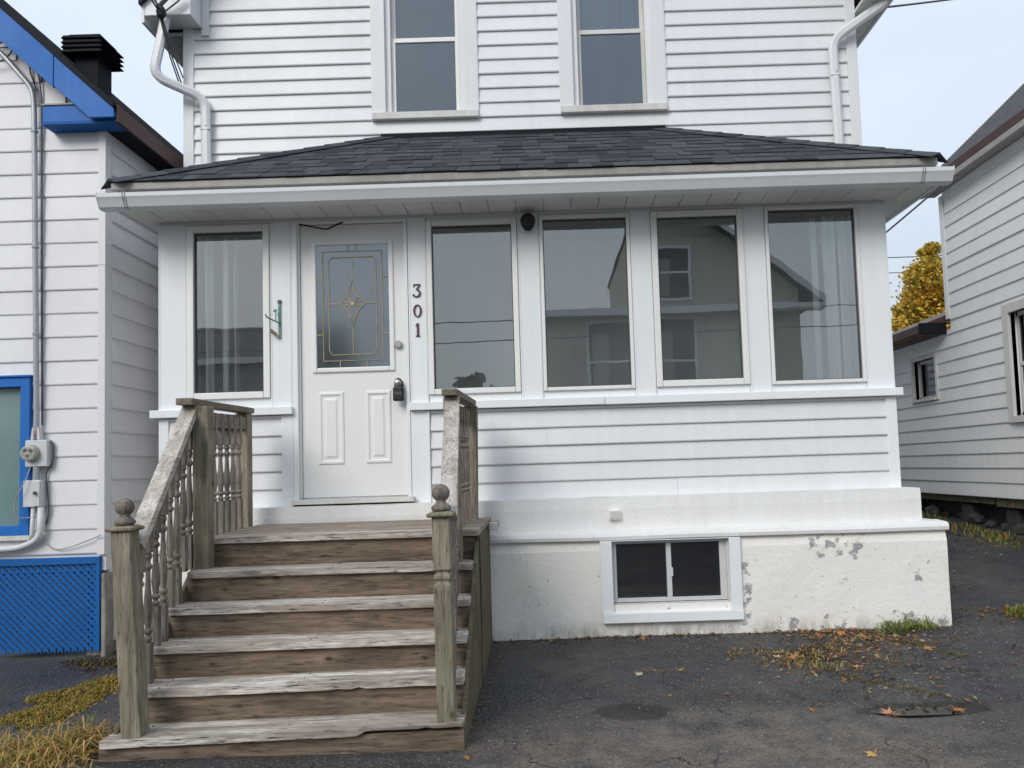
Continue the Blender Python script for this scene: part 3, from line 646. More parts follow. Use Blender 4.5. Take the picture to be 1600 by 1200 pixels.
for A, Bp in (((EL, EY, EZ), (TL, TY, TZ)), ((ER, EY, EZ), (TR, TY, TZ))):
    A, Bp = Vector(A), Vector(Bp); d = (Bp-A); n_ = 12
    sx = 1 if A.x < 0 else -1
    for i in range(n_):
        p = A+d*(i/n_)-d*.004; q = A+d*((i+1.15)/n_); side = Vector((sx*.095, -.075, -.052)); sid2 = Vector((-sx*.095, .075, -.042))
        hh = Vector((0, 0, .028)); h2 = Vector((0, 0, .020)); th = Vector((0, 0, .01))
        MB().add([p+side+hh, p+hh, p+sid2+hh, q+side*.95+h2, q+h2, q+sid2*.95+h2, p+side+hh-th, p+hh-th, p+sid2+hh-th], [(0, 1, 4, 3), (1, 2, 5, 4), (0, 6, 7, 1), (1, 7, 8, 2), (0, 3, 6), (2, 8, 5)]).build('hip_cap', 'shingle', PR)
B('flashing', PR, 'black', TL-.02, TR+.02, TY-.03, TY+.005, TZ-.03, TZ+.028, bevel=.004)
# --- upper storey front wall (gable) at y = .9
HX0, HX1, HY = -3.092, 2.868, .9
UW = [(-1.425, -.495, 4.372, 6.15), (.238, 1.170, 4.380, 6.16)]
GC = (HX0+HX1)/2; EAV = 5.62; PK = 8.2
slope = (PK-EAV)/((HX1-HX0)/2)
fwall = holed(HX0, HX1, 1.0, EAV, HY+.005, HY+.14, [(UW[0][0]+.16, UW[0][1]-.16, 4.42, 6.0), (UW[1][0]+.16, UW[1][1]-.16, 4.42, 6.0)])
# gable triangle with window holes approximated by strips
zz = EAV
while zz < PK-.1:
    z2 = zz+.12; a = HX0+(z2-EAV)/slope; b = HX1-(z2-EAV)/slope
    if z2 <= 6.05:
        for p, q in ((a, UW[0][0]+.16), (UW[0][1]-.16, UW[1][0]+.16), (UW[1][1]-.16, b)): fwall.box(p, q, HY+.005, HY+.14, zz, z2)
    elif b-a > .05: fwall.box(a, b, HY+.005, HY+.14, zz, z2)
    zz = z2
FWL = fwall.build('front_wall', 'siding', H)
def gclip(z): return (HX0, HX1) if z < EAV else (HX0+(z-EAV)/slope, HX1-(z-EAV)/slope)
siding(FWL, 'siding', HX0+.06, HX1-.06, 3.34, 7.6, .1305, HY, UW, clip=gclip)
for a, b in ((HX0-.006, HX0+.085), (HX1-.085, HX1+.006)): B('corner_board', H, 'siding', a, b, HY-.026, HY+.1, 3.36, EAV-.2, bevel=.004)
for sx, xw in ((-1, HX0), (1, HX1)):
    sw = B('side_wall', H, 'siding', xw, xw-sx*.12, HY+.1, 9.5, .2, EAV, bevel=0)
    siding(sw, 'siding', HY+.1, 9.5, .75, EAV-.05, .1305, xw, [], 'X', sx)
B('back_wall', H, 'siding', HX0, HX1, 9.4, 9.5, .2, EAV, bevel=0)
MB().prism([(HX0, EAV), (HX1, EAV), (GC, PK)], 9.38, 9.49, 'Y').build('back_gable', 'siding', H)
B('upper_floor', H, 'dark', HX0+.13, HX1-.13, HY+.15, 9.38, 3.6, 3.75, bevel=0)
for s_ in (-1, 1):
    xe = GC+s_*((HX1-HX0)/2+.27); ze = EAV-.27*slope+.06
    m = MB().add([(xe, .62, ze), (GC, .62, PK+.06), (GC, 9.6, PK+.06), (xe, 9.6, ze), (xe, .62, ze-.1), (GC, .62, PK-.05), (GC, 9.6, PK-.05), (xe, 9.6, ze-.1)],
                 [(0, 1, 2, 3), (4, 7, 6, 5), (0, 4, 5, 1), (1, 5, 6, 2), (2, 6, 7, 3), (3, 7, 4, 0)])
    m.build('main_roof', 'farshingle', H)
B('eave_soffit', H, 'soffit', 2.872, 3.10, .64, 9.5, 5.215, 5.245, bevel=0); B('eave_fascia', H, 'trim_white', 3.10, 3.125, .64, 9.5, 5.20, 5.44)
B('eave_soffit', H, 'soffit', -3.33, -3.096, .90, 9.5, 5.215, 5.245, bevel=0); B('eave_fascia', H, 'trim_white', -3.355, -3.33, .66, 9.5, 5.20, 5.44)
B('eave_return', H, 'trim_white', -3.33, -2.93, .66, .882, 5.262, 5.72, bevel=.006); B('eave_return_edge', H, 'trim_white', -2.928, -2.865, .86, .884, 5.19, 5.6)
# upper windows
for q, (a, b, c, d) in enumerate(UW):
    g = MB().box(a+.13, b-.13, HY+.2, HY+.21, c+.03, d-.05).build('upper_window', 'dark', H)  # dark sheet behind the panes stands in for the unlit room
    B('casing', g, 'trim_white', a, a+.115, HY-.03, HY+.05, c+.062, d); B('casing', g, 'trim_white', b-.115, b, HY-.03, HY+.05, c+.062, d)
    B('casing', g, 'trim_white', a+.115, b-.115, HY-.03, HY+.05, d-.1, d)
    B('sill', g, 'oldtrim', a-.004, b+.004, HY-.055, HY+.06, c, c+.060, bevel=.004)
    for e0, e1 in ((a-.008, a), (b, b+.008)): B('j_channel', g, 'siding', e0, e1, HY-.028, HY, c+.0, d, bevel=0)
    B('stop', g, 'oldtrim', a+.115, a+.165, HY+.01, HY+.12, c+.062, d-.1); B('stop', g, 'oldtrim', b-.165, b-.115, HY+.01, HY+.12, c+.062, d-.1)
    ml = 5.115 if q == 0 else 5.138
    sa, sb = a+.165, b-.165
    for nm, zl, zh, yy in (('lower_sash', c+.062, ml+.04, HY+.045), ('upper_sash', ml, d-.1, HY+.08)):
        for r_ in ((sa, sa+.032, zl, zh), (sb-.032, sb, zl, zh), (sa+.032, sb-.032, zl, zl+.04), (sa+.032, sb-.032, zh-.04, zh)): B(nm, g, 'frame' if q == 0 else 'oldtrim', r_[0], r_[1], yy, yy+.03, r_[2], r_[3])
        MB().box(sa+.03, sb-.03, yy+.012, yy+.016, zl+.038, zh-.038).build('pane', 'glass_up', g)
# downspouts
def spout(pts, seams):
    o = MB().sweep(fillet(pts, .11, 6), .078, .058).build('downspout', 'trim_white', H)
    for x, y, z in seams:
        MB().box(x-.042, x+.042, y-.032, y+.032, z-.006, z+.006).build('collar', 'trim_white', o, bevel=.002)
        MB().tube([(x+.005, y-.029, z+.03), (x+.005, y-.034, z+.03)], .007, 8).build('screw', 'greymetal', o)
spout([(3.085, .66, 5.42), (3.09, .70, 5.215), (2.645, .84, 4.955), (2.655, .84, 3.90)], [(2.652, .84, 4.63)])
spout([(-3.165, .70, 5.264), (-3.265, .68, 4.74), (-2.885, .84, 4.60), (-2.877, .84, 3.80)], [(-2.879, .84, 4.32)])
# seam strip in the siding near the downspout and a joint under the windows

# ------------------------------------------------------------------ wooden stairs
ST = thing('wooden_stairs', (-1.2, -1.3, .02), 'weathered wooden porch stairs with turned balusters and ball topped newel posts', 'stairs')
SL, SR = -2.03, -.425
def tilt_board(name, mat, x0, x1, y0, y1, z0, z1, dl=0., warp=.004, chip=None, bevel=.004, nseg=48, label=None):
    """board along X, left end lower by dl, edges slightly worn"""
    m = MB(); vs = []
    for i in range(nseg+1):
        x = x0+(x1-x0)*i/nseg; dz = -dl*(1-(x-SL)/(SR-SL)); e = warp*noise.noise(Vector((x*5, z0*9, y0*3))); e2 = .6*warp*noise.noise(Vector((x*7+4, z0*7, 2)))+.35*warp*noise.noise(Vector((x*41, z0*7, 5)))
        cz = chip(x) if chip else 0
        vs += [(x, y0+e+abs(cz)*.6, z0+dz+cz+e2*.3), (x, y1, z0+dz), (x, y1, z1+dz+e2*.4), (x, y0+e+abs(cz)*.25, z1+dz+e2)]
    fs = [(i*4+j, i*4+(j+1) % 4, i*4+4+(j+1) % 4, i*4+4+j) for i in range(nseg) for j in range(4)]+[(0, 1, 2, 3), (nseg*4+3, nseg*4+2, nseg*4+1, nseg*4)]
    return m.add(vs, fs).build(name, mat, ST, bevel=bevel, label=label)
TZs = [.930, .758, .592, .442, .292, .134]; TYs = [-1.22, -1.41, -1.60, -1.79, -1.98, -2.17]; TD = [.0, .0, .0, .008, .022, .028]
for k in range(1, 6):
    z, y, dl = TZs[k], TYs[k], TD[k]
    x0, x1 = (SL+.02*(k == 1), SR) if k < 5 else (-2.055, SR+.015)
    ch = None
    if k == 5: ch = lambda x: .018*sstep(-.90, -.85, x)+max(0, .010*noise.noise(Vector((x*23, 1, 1))))*sstep(-1.3, -.9, x)
    if k == 4: ch = lambda x: max(0, .022*noise.noise(Vector((x*19, 4, 1))))*math.exp(-((x+.85)/.22)**2)
    tilt_board('tread', 'tread', x0, x1, y, y+.135, z-.038, z, dl, .006, ch); tilt_board('tread', 'tread', x0, x1, y+.14, y+.262, z-.038, z-.001, dl, .003)
for k in range(0, 6):
    z, y, dl = TZs[k], TYs[k], TD[k]; zb = (TZs[k+1] if k < 5 else -.12)
    ext = .045 if k == 5 else 0
    tilt_board('riser', 'riser', SL-ext, SR-.004+.02*(k == 5), y+.028, y+.066, zb+.001-(TD[k+1] if k < 5 else 0), z-.0385, dl*(.9 if k < 5 else .6), .002, bevel=.002)
# deck
y = -1.22; i = 0
while y < -.2:
    y2 = min(y+.138, -.152); x1 = SR+.022
    tilt_board('deck_board', 'deck' if i else 'tread', SL-.05, x1, y, y2-.007, .892, .930-.001*(i % 2), 0, .003); y += .138; i += 1
    if y2 >= -.153: break
B('ledge_block', ST, 'tread', SR+.0285, SR+.085, -.50, -.27, .868, .912, bevel=.004)
# stringers (sawtooth) and side skirts
def stringer(xa, xb):
    p = [(-1.13, .85)]
    for k in range(1, 6): p += [(TYs[k-1]+.08, TZs[k]-.045-TD[k]), (TYs[k]+.08, TZs[k]-.045-TD[k])]
    p += [(TYs[5]+.08, -.10), (-1.8, -.10), (-1.13, .45)]
    return MB().prism(p, xa, xb, 'X').build('stringer', 'skirt', ST, bevel=.003)
stringer(SR-.046, SR-.006); stringer(SL+.01, SL+.05); stringer(-1.24, -1.20)
p_ = [(-.275, -.05), (-.275, .888), (-1.17, .888), (-1.17, .86), (-1.35, .715), (-1.54, .55), (-1.73, .395), (-1.92, .245), (-2.10, .09), (-2.10, -.10)]
MB().prism(p_, SR-.004, SR+.018, 'X').build('side_skirt', 'skirt', ST, bevel=.003)
B('skirt_batten', ST, 'skirt', SR+.0185, SR+.027, -1.15, -1.06, .02, .886)
MB().prism(p_, SL+.004, SL-.016, 'X').build('side_skirt', 'skirt', ST, bevel=.003)
# posts
def post(x, y, z0, z1, lx=0, ly=0, s=.045, cap=True, groove=None, tw=0):
    m = MB(); prof = [(s*1.414, z0), (s*1.414, z1)]
    if groove: 
        g = groove; prof = [(s*1.414, z0), (s*1.414, g-.07), (s*1.30, g-.045), (s*1.05, g-.04), (s*1.05, g-.028), (s*1.3, g-.024), (s*1.3, g-.004), (s*1.02, g), (s*1.02, g+.012), (s*1.414, g+.02), (s*1.414, z1)]
    m.lathe(x, y, prof, 4, (lx, ly)); o = m.build('newel_post' if cap else 'deck_post', 'post', ST, bevel=.006)
    if cap:
        xt, yt = x+lx*(z1-z0), y+ly*(z1-z0)
        MB().lathe(xt, yt, [(.078, z1), (.088, z1+.006), (.088, z1+.018), (.06, z1+.026)], 4).build('cap', 'post', o, bevel=.003)
        c = z1+.026
        prof = [(.036, c), (.046, c+.008), (.046, c+.022), (.030, c+.034), (.022, c+.042), (.024, c+.048)]
        rb, zc = .042, c+.085
        prof += [(rb*math.sin(t), zc-rb*math.cos(t)) for t in [math.pi*(.18+.8*i/9) for i in range(10)]]+[(.004, zc+rb)]
        MB().lathe(xt, yt, prof, 16).build('ball_finial', 'balus', o, smooth=True)
    return o
post(-1.925, -2.105, .105, 1.042, -.055, 0); post(-.489, -2.105, .131, 1.062, -.006, 0, .041, groove=.80)
RXL, RXR = -2.0, -.515
post(-1.985, -1.255, .70, 1.692, -.0, 0, .045, False); post(-2.115, -.325, .90, 1.722, 0, 0, .045, False)
post(-.535, -1.27, .70, 1.700, .0, 0, .043, False); post(-.528, -.325, .90, 1.722, .02, 0, .045, False)
# sloping hand rails: flat timber, along a line
def slope_rail(name, mat, pa, pb, wd, th):
    pa, pb = Vector(pa), Vector(pb); t = (pb-pa).normalized(); u = Vector((1, 0, 0)); u = (u-t*u.dot(t)).normalized(); v = t.cross(u)
    if v.z < 0: v = -v
    n_ = 8; m = MB(); vs = []
    for i in range(n_+1):
        p = pa+(pb-pa)*i/n_; e = .003*noise.noise(p*5)
        vs += [p-u*wd/2+v*e, p+u*wd/2+v*e, p+u*wd/2-v*th, p-u*wd/2-v*th]
    fs = [(i*4+j, i*4+(j+1) % 4, i*4+4+(j+1) % 4, i*4+4+j) for i in range(n_) for j in range(4)]+[(0, 1, 2, 3), (n_*4+3, n_*4+2, n_*4+1, n_*4)]
    return m.add(vs, fs).build(name, mat, ST, bevel=.004)
slope_rail('hand_rail', 'rail', (-1.965, -2.06, .975), (-2.055, -1.27, 1.705), .088, .040)
slope_rail('hand_rail', 'rail', (-.470, -2.05, 1.062), (-.530, -1.27, 1.715), .085, .040)
slope_rail('rail_cap', 'railcap', (-2.05, -1.36, 1.735), (-2.105, -.27, 1.762), .092, .038)
slope_rail('rail_cap', 'railcap', (-.535, -1.36, 1.742), (-.525, -.27, 1.768), .09, .038)
slope_rail('lower_rail', 'railcap', (-2.01, -1.21, 1.66), (-2.10, -.37, 1.69), .035, .085); slope_rail('lower_rail', 'railcap', (-.545, -1.22, 1.67), (-.53, -.37, 1.69), .035, .085)
# turned balusters
def baluster(x, y, z0, z1, lx=0):
    h = z1-z0; s = .019; r4 = s*1.414; m = MB()
    sq = min(.20, h*.28); a, b = z0+sq, z1-sq; t = b-a
    m.lathe(x, y, [(r4, z0), (r4, a)], 4, (lx, 0)); m.lathe(x+lx*(b-z0), y, [(r4, b), (r4, z1)], 4, (lx, 0))
    prof = [(.012, 0), (.018, .03), (.020, .05), (.013, .075), (.012, .09), (.021, .12), (.022, .14), (.014, .17), (.016, .22), (.021, .33), (.019, .46), (.014, .60), (.0115, .74), (.0115, .80), (.020, .83), (.021, .85), (.013, .88), (.012, .91), (.019, .95), (.017, .98), (.012, 1)]
    m.lathe(x+lx*(a-z0), y, [(r, a-.001+q*(t+.002)) for r, q in prof], 8, (lx, 0))
    return m.build('baluster', 'balus', ST)
for i in range(6): yy = -1.145+.128*i; baluster(-2.015-.013*i, yy, .931, 1.668+.005*i); 
for i in range(6): yy = -1.15+.128*i; baluster(-.540+.002*i, yy, .931, 1.672+.004*i)
def railz(y, a, b): return a[1]+(b[1]-a[1])*(y-a[0])/(b[0]-a[0])
for k in range(1, 5):
    for q, dy in enumerate((.035, .130)):
        yy = TYs[k]+dy; zt = railz(yy, (-2.06, .975), (-1.27, 1.705))-.055; xx = -1.975-.10*(yy+2.10)
        baluster(xx, yy, TZs[k]-TD[k]-.0, zt, 0)
        zt = railz(yy, (-2.07, 1.062), (-1.27, 1.715))-.055; baluster(-.475-.07*(yy+2.07), yy, TZs[k]-.0, zt, 0)
# nail heads on the stair treads
for k in range(1, 6):
    for xx in (-1.9, -1.22, -.45):
        for dy in (.04, .10, .18):
            zz = TZs[k]-TD[k]*(1-(xx-SL)/(SR-SL))
            MB().lathe(xx+R.uniform(-.01, .01), TYs[k]+dy, [(.0045, zz-.003), (.0045, zz+.0025)], 6).build('nail_head', 'cable', ST)

# ------------------------------------------------------------------ small things on the porch
def stroke(name, strokes, cx, cz, h, y, label):
    m = MB()
    for pts in strokes:
        pts = [(cx+px*h, cz+pz*h, wv*h) for px, pz, wv in pts]; k = len(pts); vs = []
        for i, (x, z, wv) in enumerate(pts):
            a = pts[max(i-1, 0)]; b = pts[min(i+1, k-1)]
            if a[:2] == b[:2]: a = pts[i-1]
            t = Vector((b[0]-a[0], b[1]-a[1])); t = t.normalized() if t.length else Vector((1, 0)); nn = Vector((-t.y, t.x))*wv/2
            for yy in (y, y+.009): vs += [(x+nn.x, yy, z+nn.y), (x-nn.x, yy, z-nn.y)]
        fs = []
        for i in range(k-1):
            a, b = i*4, i*4+4
            fs += [(a, a+1, b+1, b), (a+2, b+2, b+3, a+3), (a, b, b+2, a+2), (a+1, a+3, b+3, b+1)]
        fs += [(0, 2, 3, 1), (k*4-4, k*4-3, k*4-1, k*4-2)]
        m.add(vs, fs)
    return tag(m.build(name, 'number', None), label, 'house number')
ar = lambda cx, cz, rx, rz, a0, a1, n_, w0, w1: [(cx+rx*math.cos(rad(a0+(a1-a0)*i/n_)), cz+rz*math.sin(rad(a0+(a1-a0)*i/n_)), w0+(w1-w0)*abs(math.cos(rad(a0+(a1-a0)*i/n_)))) for i in range(n_+1)]
stroke('house_number', [[(-.24, .30, .05), (-.22, .47, .07), (.26, .47, .07), (.26, .44, .06), (-.02, .10, .09)], ar(-.02, -.18, .26, .27, 92, -150, 16, .08, .15), [(-.24, -.33, .12), (-.26, -.25, .13)]], -.925, 2.628, .100, -.034, 'dark numeral 3, topmost of the three house numbers beside the door')
stroke('house_number', [ar(0, 0, .25, .44, 0, 360, 28, .06, .14)], -.922, 2.476, .100, -.034, 'dark numeral 0, middle of the three house numbers beside the door')
stroke('house_number', [[(.03, .5, .15), (.03, -.46, .15)], [(-.13, .33, .05), (-.02, .40, .07), (.02, .49, .06)], [(-.13, -.47, .06), (.19, -.47, .06)]], -.925, 2.332, .100, -.034, 'dark numeral 1, lowest of the three house numbers beside the door')
lb = thing('lockbox', (-1.072, -.06, 1.80), 'black realtor lockbox hanging on the white front door knob', 'lockbox')
MB().box(-1.112, -1.032, -.072, -.030, 1.800, 1.905).build('body', 'blackpl', lb, bevel=.012)
MB().tube([(-1.098, -.05, 1.90), (-1.098, -.05, 1.945), (-1.088, -.05, 1.962), (-1.072, -.05, 1.968), (-1.056, -.05, 1.962), (-1.046, -.05, 1.945), (-1.046, -.05, 1.90)], .006, 7).build('shackle', 'blackpl', lb, smooth=True)
for i in range(4): MB().box(-1.096+.0135*i, -1.086+.0135*i, -.0755, -.0715, 1.845, 1.868).build('dial_wheel', 'cable', lb)
sl_ = thing('security_light', (-.075, -.03, 3.04), 'black dome sensor lamp on white mount above the porch windows', 'light')
MB().box(-.140, -.012, -.055, -.0255, 3.095, 3.186).build('mount', 'trim_white', sl_, bevel=.005)
m = MB(); m.tube([(-.075, -.056, 3.125), (-.075, -.085, 3.12), (-.075, -.115, 3.105), (-.075, -.130, 3.085)], [.058, .056, .045, .016], 16).build('dome', 'blackpl', sl_, smooth=True)
m = MB(); m.prism([(-.128, 3.145), (-.022, 3.145), (-.026, 3.09), (-.055, 3.045), (-.095, 3.045), (-.124, 3.09)], -.085, -.056, 'Y').build('shade', 'blackpl', sl_, bevel=.01)
hb = thing('plant_hanger', (-1.955, -.03, 2.30), 'rusty faded green iron plant bracket beside the front door', 'bracket')
B('back_plate', hb, 'green', -1.965, -1.945, -.032, -.0245, 2.30, 2.575); B('end_knob', hb, 'cable', -1.968, -1.942, -.036, -.0245, 2.565, 2.59)
MB().tube([(-1.953, -.034, 2.415), (-1.99, -.08, 2.430), (-2.018, -.13, 2.445), (-2.022, -.137, 2.465)], .006, 6).build('arm', 'green', hb)
MB().tube([(-1.975, -.055, 2.43), (-1.975, -.055, 2.50), (-1.968, -.045, 2.515)], .004, 6).build('scroll', 'green', hb); B('leaf_ornament', hb, 'green', -1.992, -1.968, -.06, -.052, 2.495, 2.515)
MB().prism([(-2.012, 2.372), (-1.970, 2.338), (-1.968, 2.305), (-2.012, 2.335)], -.06, -.05, 'Y').build('hanging_plate', plain('rust', (.20, .165, .10), .8, 0, .25, 40), hb)
ob = thing('outlet_box', (.485, -.17, .88), 'small white outlet cover box on the white foundation ledge', 'outlet')
B('box', ob, 'frame', .443, .527, -.185, -.145, .887, .958, bevel=.006); B('flap', ob, 'oldtrim', .452, .482, -.190, -.1855, .897, .948); B('flap', ob, 'oldtrim', .488, .518, -.190, -.1855, .897, .948)
# curtains
def curtain(x0, x1, z0, z1, y, label, solid=False):
    m = MB(); nn = 90
    vs = []; ph = R.random()*6
    xs_ = [x0+(x1-x0)*i/nn for i in range(nn+1)]
    for z in (z1, (z1*2+z0)/3, (z1+2*z0)/3, z0):
        for x in xs_: vs.append((x, y+.030*math.sin((x-x0)*105+ph+2.2*math.sin((x-x0)*17))+.006*math.sin(x*210)+.005*math.sin(z*4+x*30), z))
    m.add(vs, [(j*(nn+1)+i, j*(nn+1)+i+1, (j+1)*(nn+1)+i+1, (j+1)*(nn+1)+i) for j in range(3) for i in range(nn) if solid or math.sin((xs_[i]-x0)*62+1.3*math.sin((xs_[i]-x0)*23)+ph*2) > -.35])
    return tag(m.build('curtain', 'curtain', None, smooth=True, fixn=False), label, 'curtain')
curtain(-2.61, -2.27, 1.80, 3.10, .065, 'sheer white curtain hanging in the narrow window left of the door'); curtain(2.05, 2.40, 1.80, 3.12, .065, 'sheer white curtain hanging in the rightmost porch window')

curtain(.39, 1.02, 5.20, 6.05, HY+.14, 'pale lace curtain in the upper right bedroom window', True)
# ------------------------------------------------------------------ blue trimmed neighbour on the left
A = thing('blue_trimmed_house', (-6, .18, -.05), 'white house with bright blue gable trim at the left edge', 'house')
LY, LX = .18, -3.372
lw = holed(-9.4, LX, .60, 4.08, LY+.004, LY+.14, [(-5.3, -3.99, .95, 2.02)]); zz = 4.08
while zz < 6.7: lw.box(-9.4+(zz-4.0)*1.09, LX-(zz-4.0)*1.09, LY+.004, LY+.14, zz, zz+.1); zz += .1
LW = lw.build('front_wall', 'siding_left', A)
siding(LW, 'siding_left', -9.4, LX-.05, .735, 6.6, .1852, LY, [(-5.36, -3.932, .87, 2.095)], clip=lambda z: (-9.4, LX) if z < 4.02 else (-9.4+(z-4.02)*1.07, LX-.06-(z-4.1)*1.07), lip=.014)
B('corner_board', A, 'siding_left', LX-.055, LX+.003, LY-.024, LY+.06, .72, 4.05, bevel=.003)
B('corner_joint', A, 'siding_left', LX-.058, LX+.006, LY-.027, LY-.02, 2.955, 2.967, bevel=0)
sw = B('side_wall', A, 'siding_left', LX-.12, LX-.004, LY+.06, 8.5, .05, 4.06, bevel=0)
siding(sw, 'siding_left', LY+.06, 8.5, .735, 4.04, .1852, LX-.004, [], 'X', 1)
B('back_wall', A, 'siding_left', -9.4, LX-.12, 8.4, 8.5, .05, 4.0, bevel=0)
B('underpinning', A, 'concrete', LX-.16, LX-.03, LY+.03, 8.4, -.2, .735, bevel=0)
# roof: slope 1:1, rake overhang
RXe, RZe, SLP = -3.20, 4.14, .94
for s_ in (0, 1):
    f_ = lambda x: x if not s_ else -12.77-x+0.0
    rx = -6.385
    pts = [(RXe, RZe), (rx, RZe+SLP*(RXe-rx)), (rx, RZe+SLP*(RXe-rx)-.09), (RXe, RZe-.045)]
    pts = [(f_(x), z) for x, z in pts]
    MB().prism(pts, -.02, 8.6, 'Y').build('roof', 'darkroof', A)
def rake(x0, x1, w0, w1, y0, y1, mat, nm):
    f = lambda x: RZe+SLP*(RXe-x)
    if w1 > .2 and x0 > -3.3:
        xb = RXe-(4.045-RZe+w1)/SLP
        return MB().prism([(x0, f(x0)-w0), (x1, f(x1)-w0), (x1, f(x1)-w1), (xb, 4.045), (x0, 4.045)], y0, y1, 'Y').build(nm, mat, A, bevel=.003)
    return MB().prism([(x0, f(x0)-w0), (x1, f(x1)-w0), (x1, f(x1)-w1), (x0, f(x0)-w1)], y0, y1, 'Y').build(nm, mat, A, bevel=.003)
rake(-3.205, -6.385, -.02, .035, -.035, -.02, 'black', 'drip_edge')
rake(-3.205, -3.664, .036, .275, -.028, .0, 'blue', 'rake_board'); rake(-3.668, -6.385, .034, .290, -.030, .0, 'blue', 'rake_board')
MB().prism([(-3.78, 4.170), (-3.40, 4.170), (-3.215, 4.040), (-3.78, 4.040)], .022, .176, 'Y').build('eave_return', 'blue', A, bevel=.003)
B('eave_return_cap', A, 'fascia', -3.79, -3.45, .012, .176, 4.171, 4.184); B('eave_return_soffit', A, 'blue2', -3.785, -3.21, .018, .178, 4.020, 4.038)
B('eave_fascia', A, 'brown', -3.206, -3.185, .0, 8.6, 4.02, 4.15); B('eave_soffit', A, 'black', LX+.004, -3.206, .18, 8.6, 4.022, 4.04, bevel=0)
# window
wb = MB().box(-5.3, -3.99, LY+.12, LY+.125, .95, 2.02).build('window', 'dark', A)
for q in ((-4.005, -3.934, .885, 2.092), (-5.36, -5.29, .885, 2.092), (-5.29, -4.005, 2.02, 2.092), (-5.29, -4.005, .885, .958)): B('frame', wb, 'blue', *q[:2], LY-.045, LY+.05, *q[2:])
B('drip_cap', wb, 'blue', -5.37, -3.92, LY-.06, LY-.02, 2.093, 2.108); B('sill', wb, 'oldtrim', -5.37, -3.925, LY-.05, LY+.02, .848, .884)
MB().box(-5.29, -4.005, LY+.018, LY+.026, .958, 2.02).build('pane', 'frost', wb)
# chimney vent
cv = MB().box(-4.345, -4.115, 1.33, 1.56, 4.70, 5.36).build('chimney', 'black', A, bevel=.008)
for i in range(4): MB().prism([(-4.425, 5.305+.045*i), (-4.035, 5.305+.045*i), (-4.06, 5.33+.045*i), (-4.40, 5.33+.045*i)], 1.25, 1.64, 'Y').build('louvre', 'black', cv, bevel=.002)
B('core', cv, 'black', -4.36, -4.10, 1.315, 1.575, 5.30, 5.47); B('cap', cv, 'black', -4.375, -4.085, 1.30, 1.59, 5.465, 5.50)
# lattice skirt
lt = B('lattice_skirt', A, 'pale', -6.4, -3.425, LY+.045, LY+.06, .03, .70, bevel=0)
B('top_rail', lt, 'blue2', -6.4, -3.402, LY-.032, LY+.011, .655, .706); B('end_rail', lt, 'blue2', -3.432, -3.402, LY-.03, LY+.011, .0, .655)
m = MB(); sp_ = .038; wd = .0215
def strip(c, sgn, y0, y1):
    # strip z = sgn*(x-c), clipped to the panel
    xa, xb, za, zb = -4.6, -3.432, .005, .655; hw = wd*.707
    if sgn > 0: lo, hi = max(xa, c+za), min(xb, c+zb)
    else: lo, hi = max(xa, c-zb), min(xb, c-za)
    if hi-lo < .01: return
    f = (lambda x: x-c) if sgn > 0 else (lambda x: c-x)
    m.prism([(lo, f(lo)-hw), (hi, f(hi)-hw), (hi, f(hi)+hw), (lo, f(lo)+hw)], y0, y1, 'Y')
c = -5.4
while c < -2.6: strip(c, 1, LY-.008, LY-.002); strip(c, -1, LY-.016, LY-.010); c += sp_*1.414
m.build('lattice', 'blue2', lt, kind='stuff')
MB().box(-6.4, -4.61, LY-.014, LY-.004, .005, .655).build('lattice_panel', 'blue2', lt)
MB().prism([(-3.398, .58), (-3.372, .58), (-3.36, .30), (-3.364, -.08), (-3.398, -.08)], LY-.02, LY+.1, 'Y').build('corner_block', 'concrete', A, bevel=.01)
# electric meter with conduits
E_ = thing('electric_meter', (-3.86, .13, .80), 'grey electric meter and conduit on the white wall by the blue window', 'electric meter')
yc = LY-.055
MB().tube(fillet([(-4.22, yc, 4.70), (-4.14, yc, 4.62), (-3.925, yc, 4.36), (-3.912, yc, 4.2), (-3.872, yc, 1.75), (-3.872, yc, 1.60)], .08), .020, 10).build('conduit_mast', 'greymetal', E_, smooth=True)
for zc in (4.02, 3.31, 3.10, 2.42): xx = -3.910+(-3.872+3.910)*(4.2-zc)/2.45; MB().tube([(xx, yc, zc-.008), (xx, yc, zc+.008)], .026, 10).build('coupling', 'greymetal', E_)
MB().box(-3.945, -3.778, LY-.075, LY-.016, 1.402, 1.604).build('meter_socket', 'greybox', E_, bevel=.006)
MB().lathe(0, 0, [(.1, 0)], 4) if False else None
MB().tube([(-3.895, LY-.075, 1.505), (-3.895, LY-.09, 1.505), (-3.895, LY-.105, 1.505), (-3.895, LY-.118, 1.505), (-3.895, LY-.122, 1.505)], [.066, .066, .060, .058, .05], 20).build('meter_glass', 'dial', E_, smooth=False)
for dx_, dz_, r_ in ((-.02, .02, .014), (.022, .018, .014), (0, -.02, .012)): MB().tube([(-3.895+dx_, LY-.1225, 1.505+dz_), (-3.895+dx_, LY-.125, 1.505+dz_)], r_, 10).build('dial', 'cable', E_)
B('meter_plate', E_, 'frame', -3.925, -3.868, LY-.159, -.0, 1.52, 1.535) if False else None
MB().prism([(-3.91, 1.605), (-3.834, 1.605), (-3.846, 1.70), (-3.898, 1.70)], LY-.07, LY-.02, 'Y').build('hub', 'greybox', E_, bevel=.004)
B('hub_tag', E_, plain('red tag', (.35, .10, .07), .5), -3.884, -3.862, LY-.0735, LY-.0702, 1.63, 1.675)
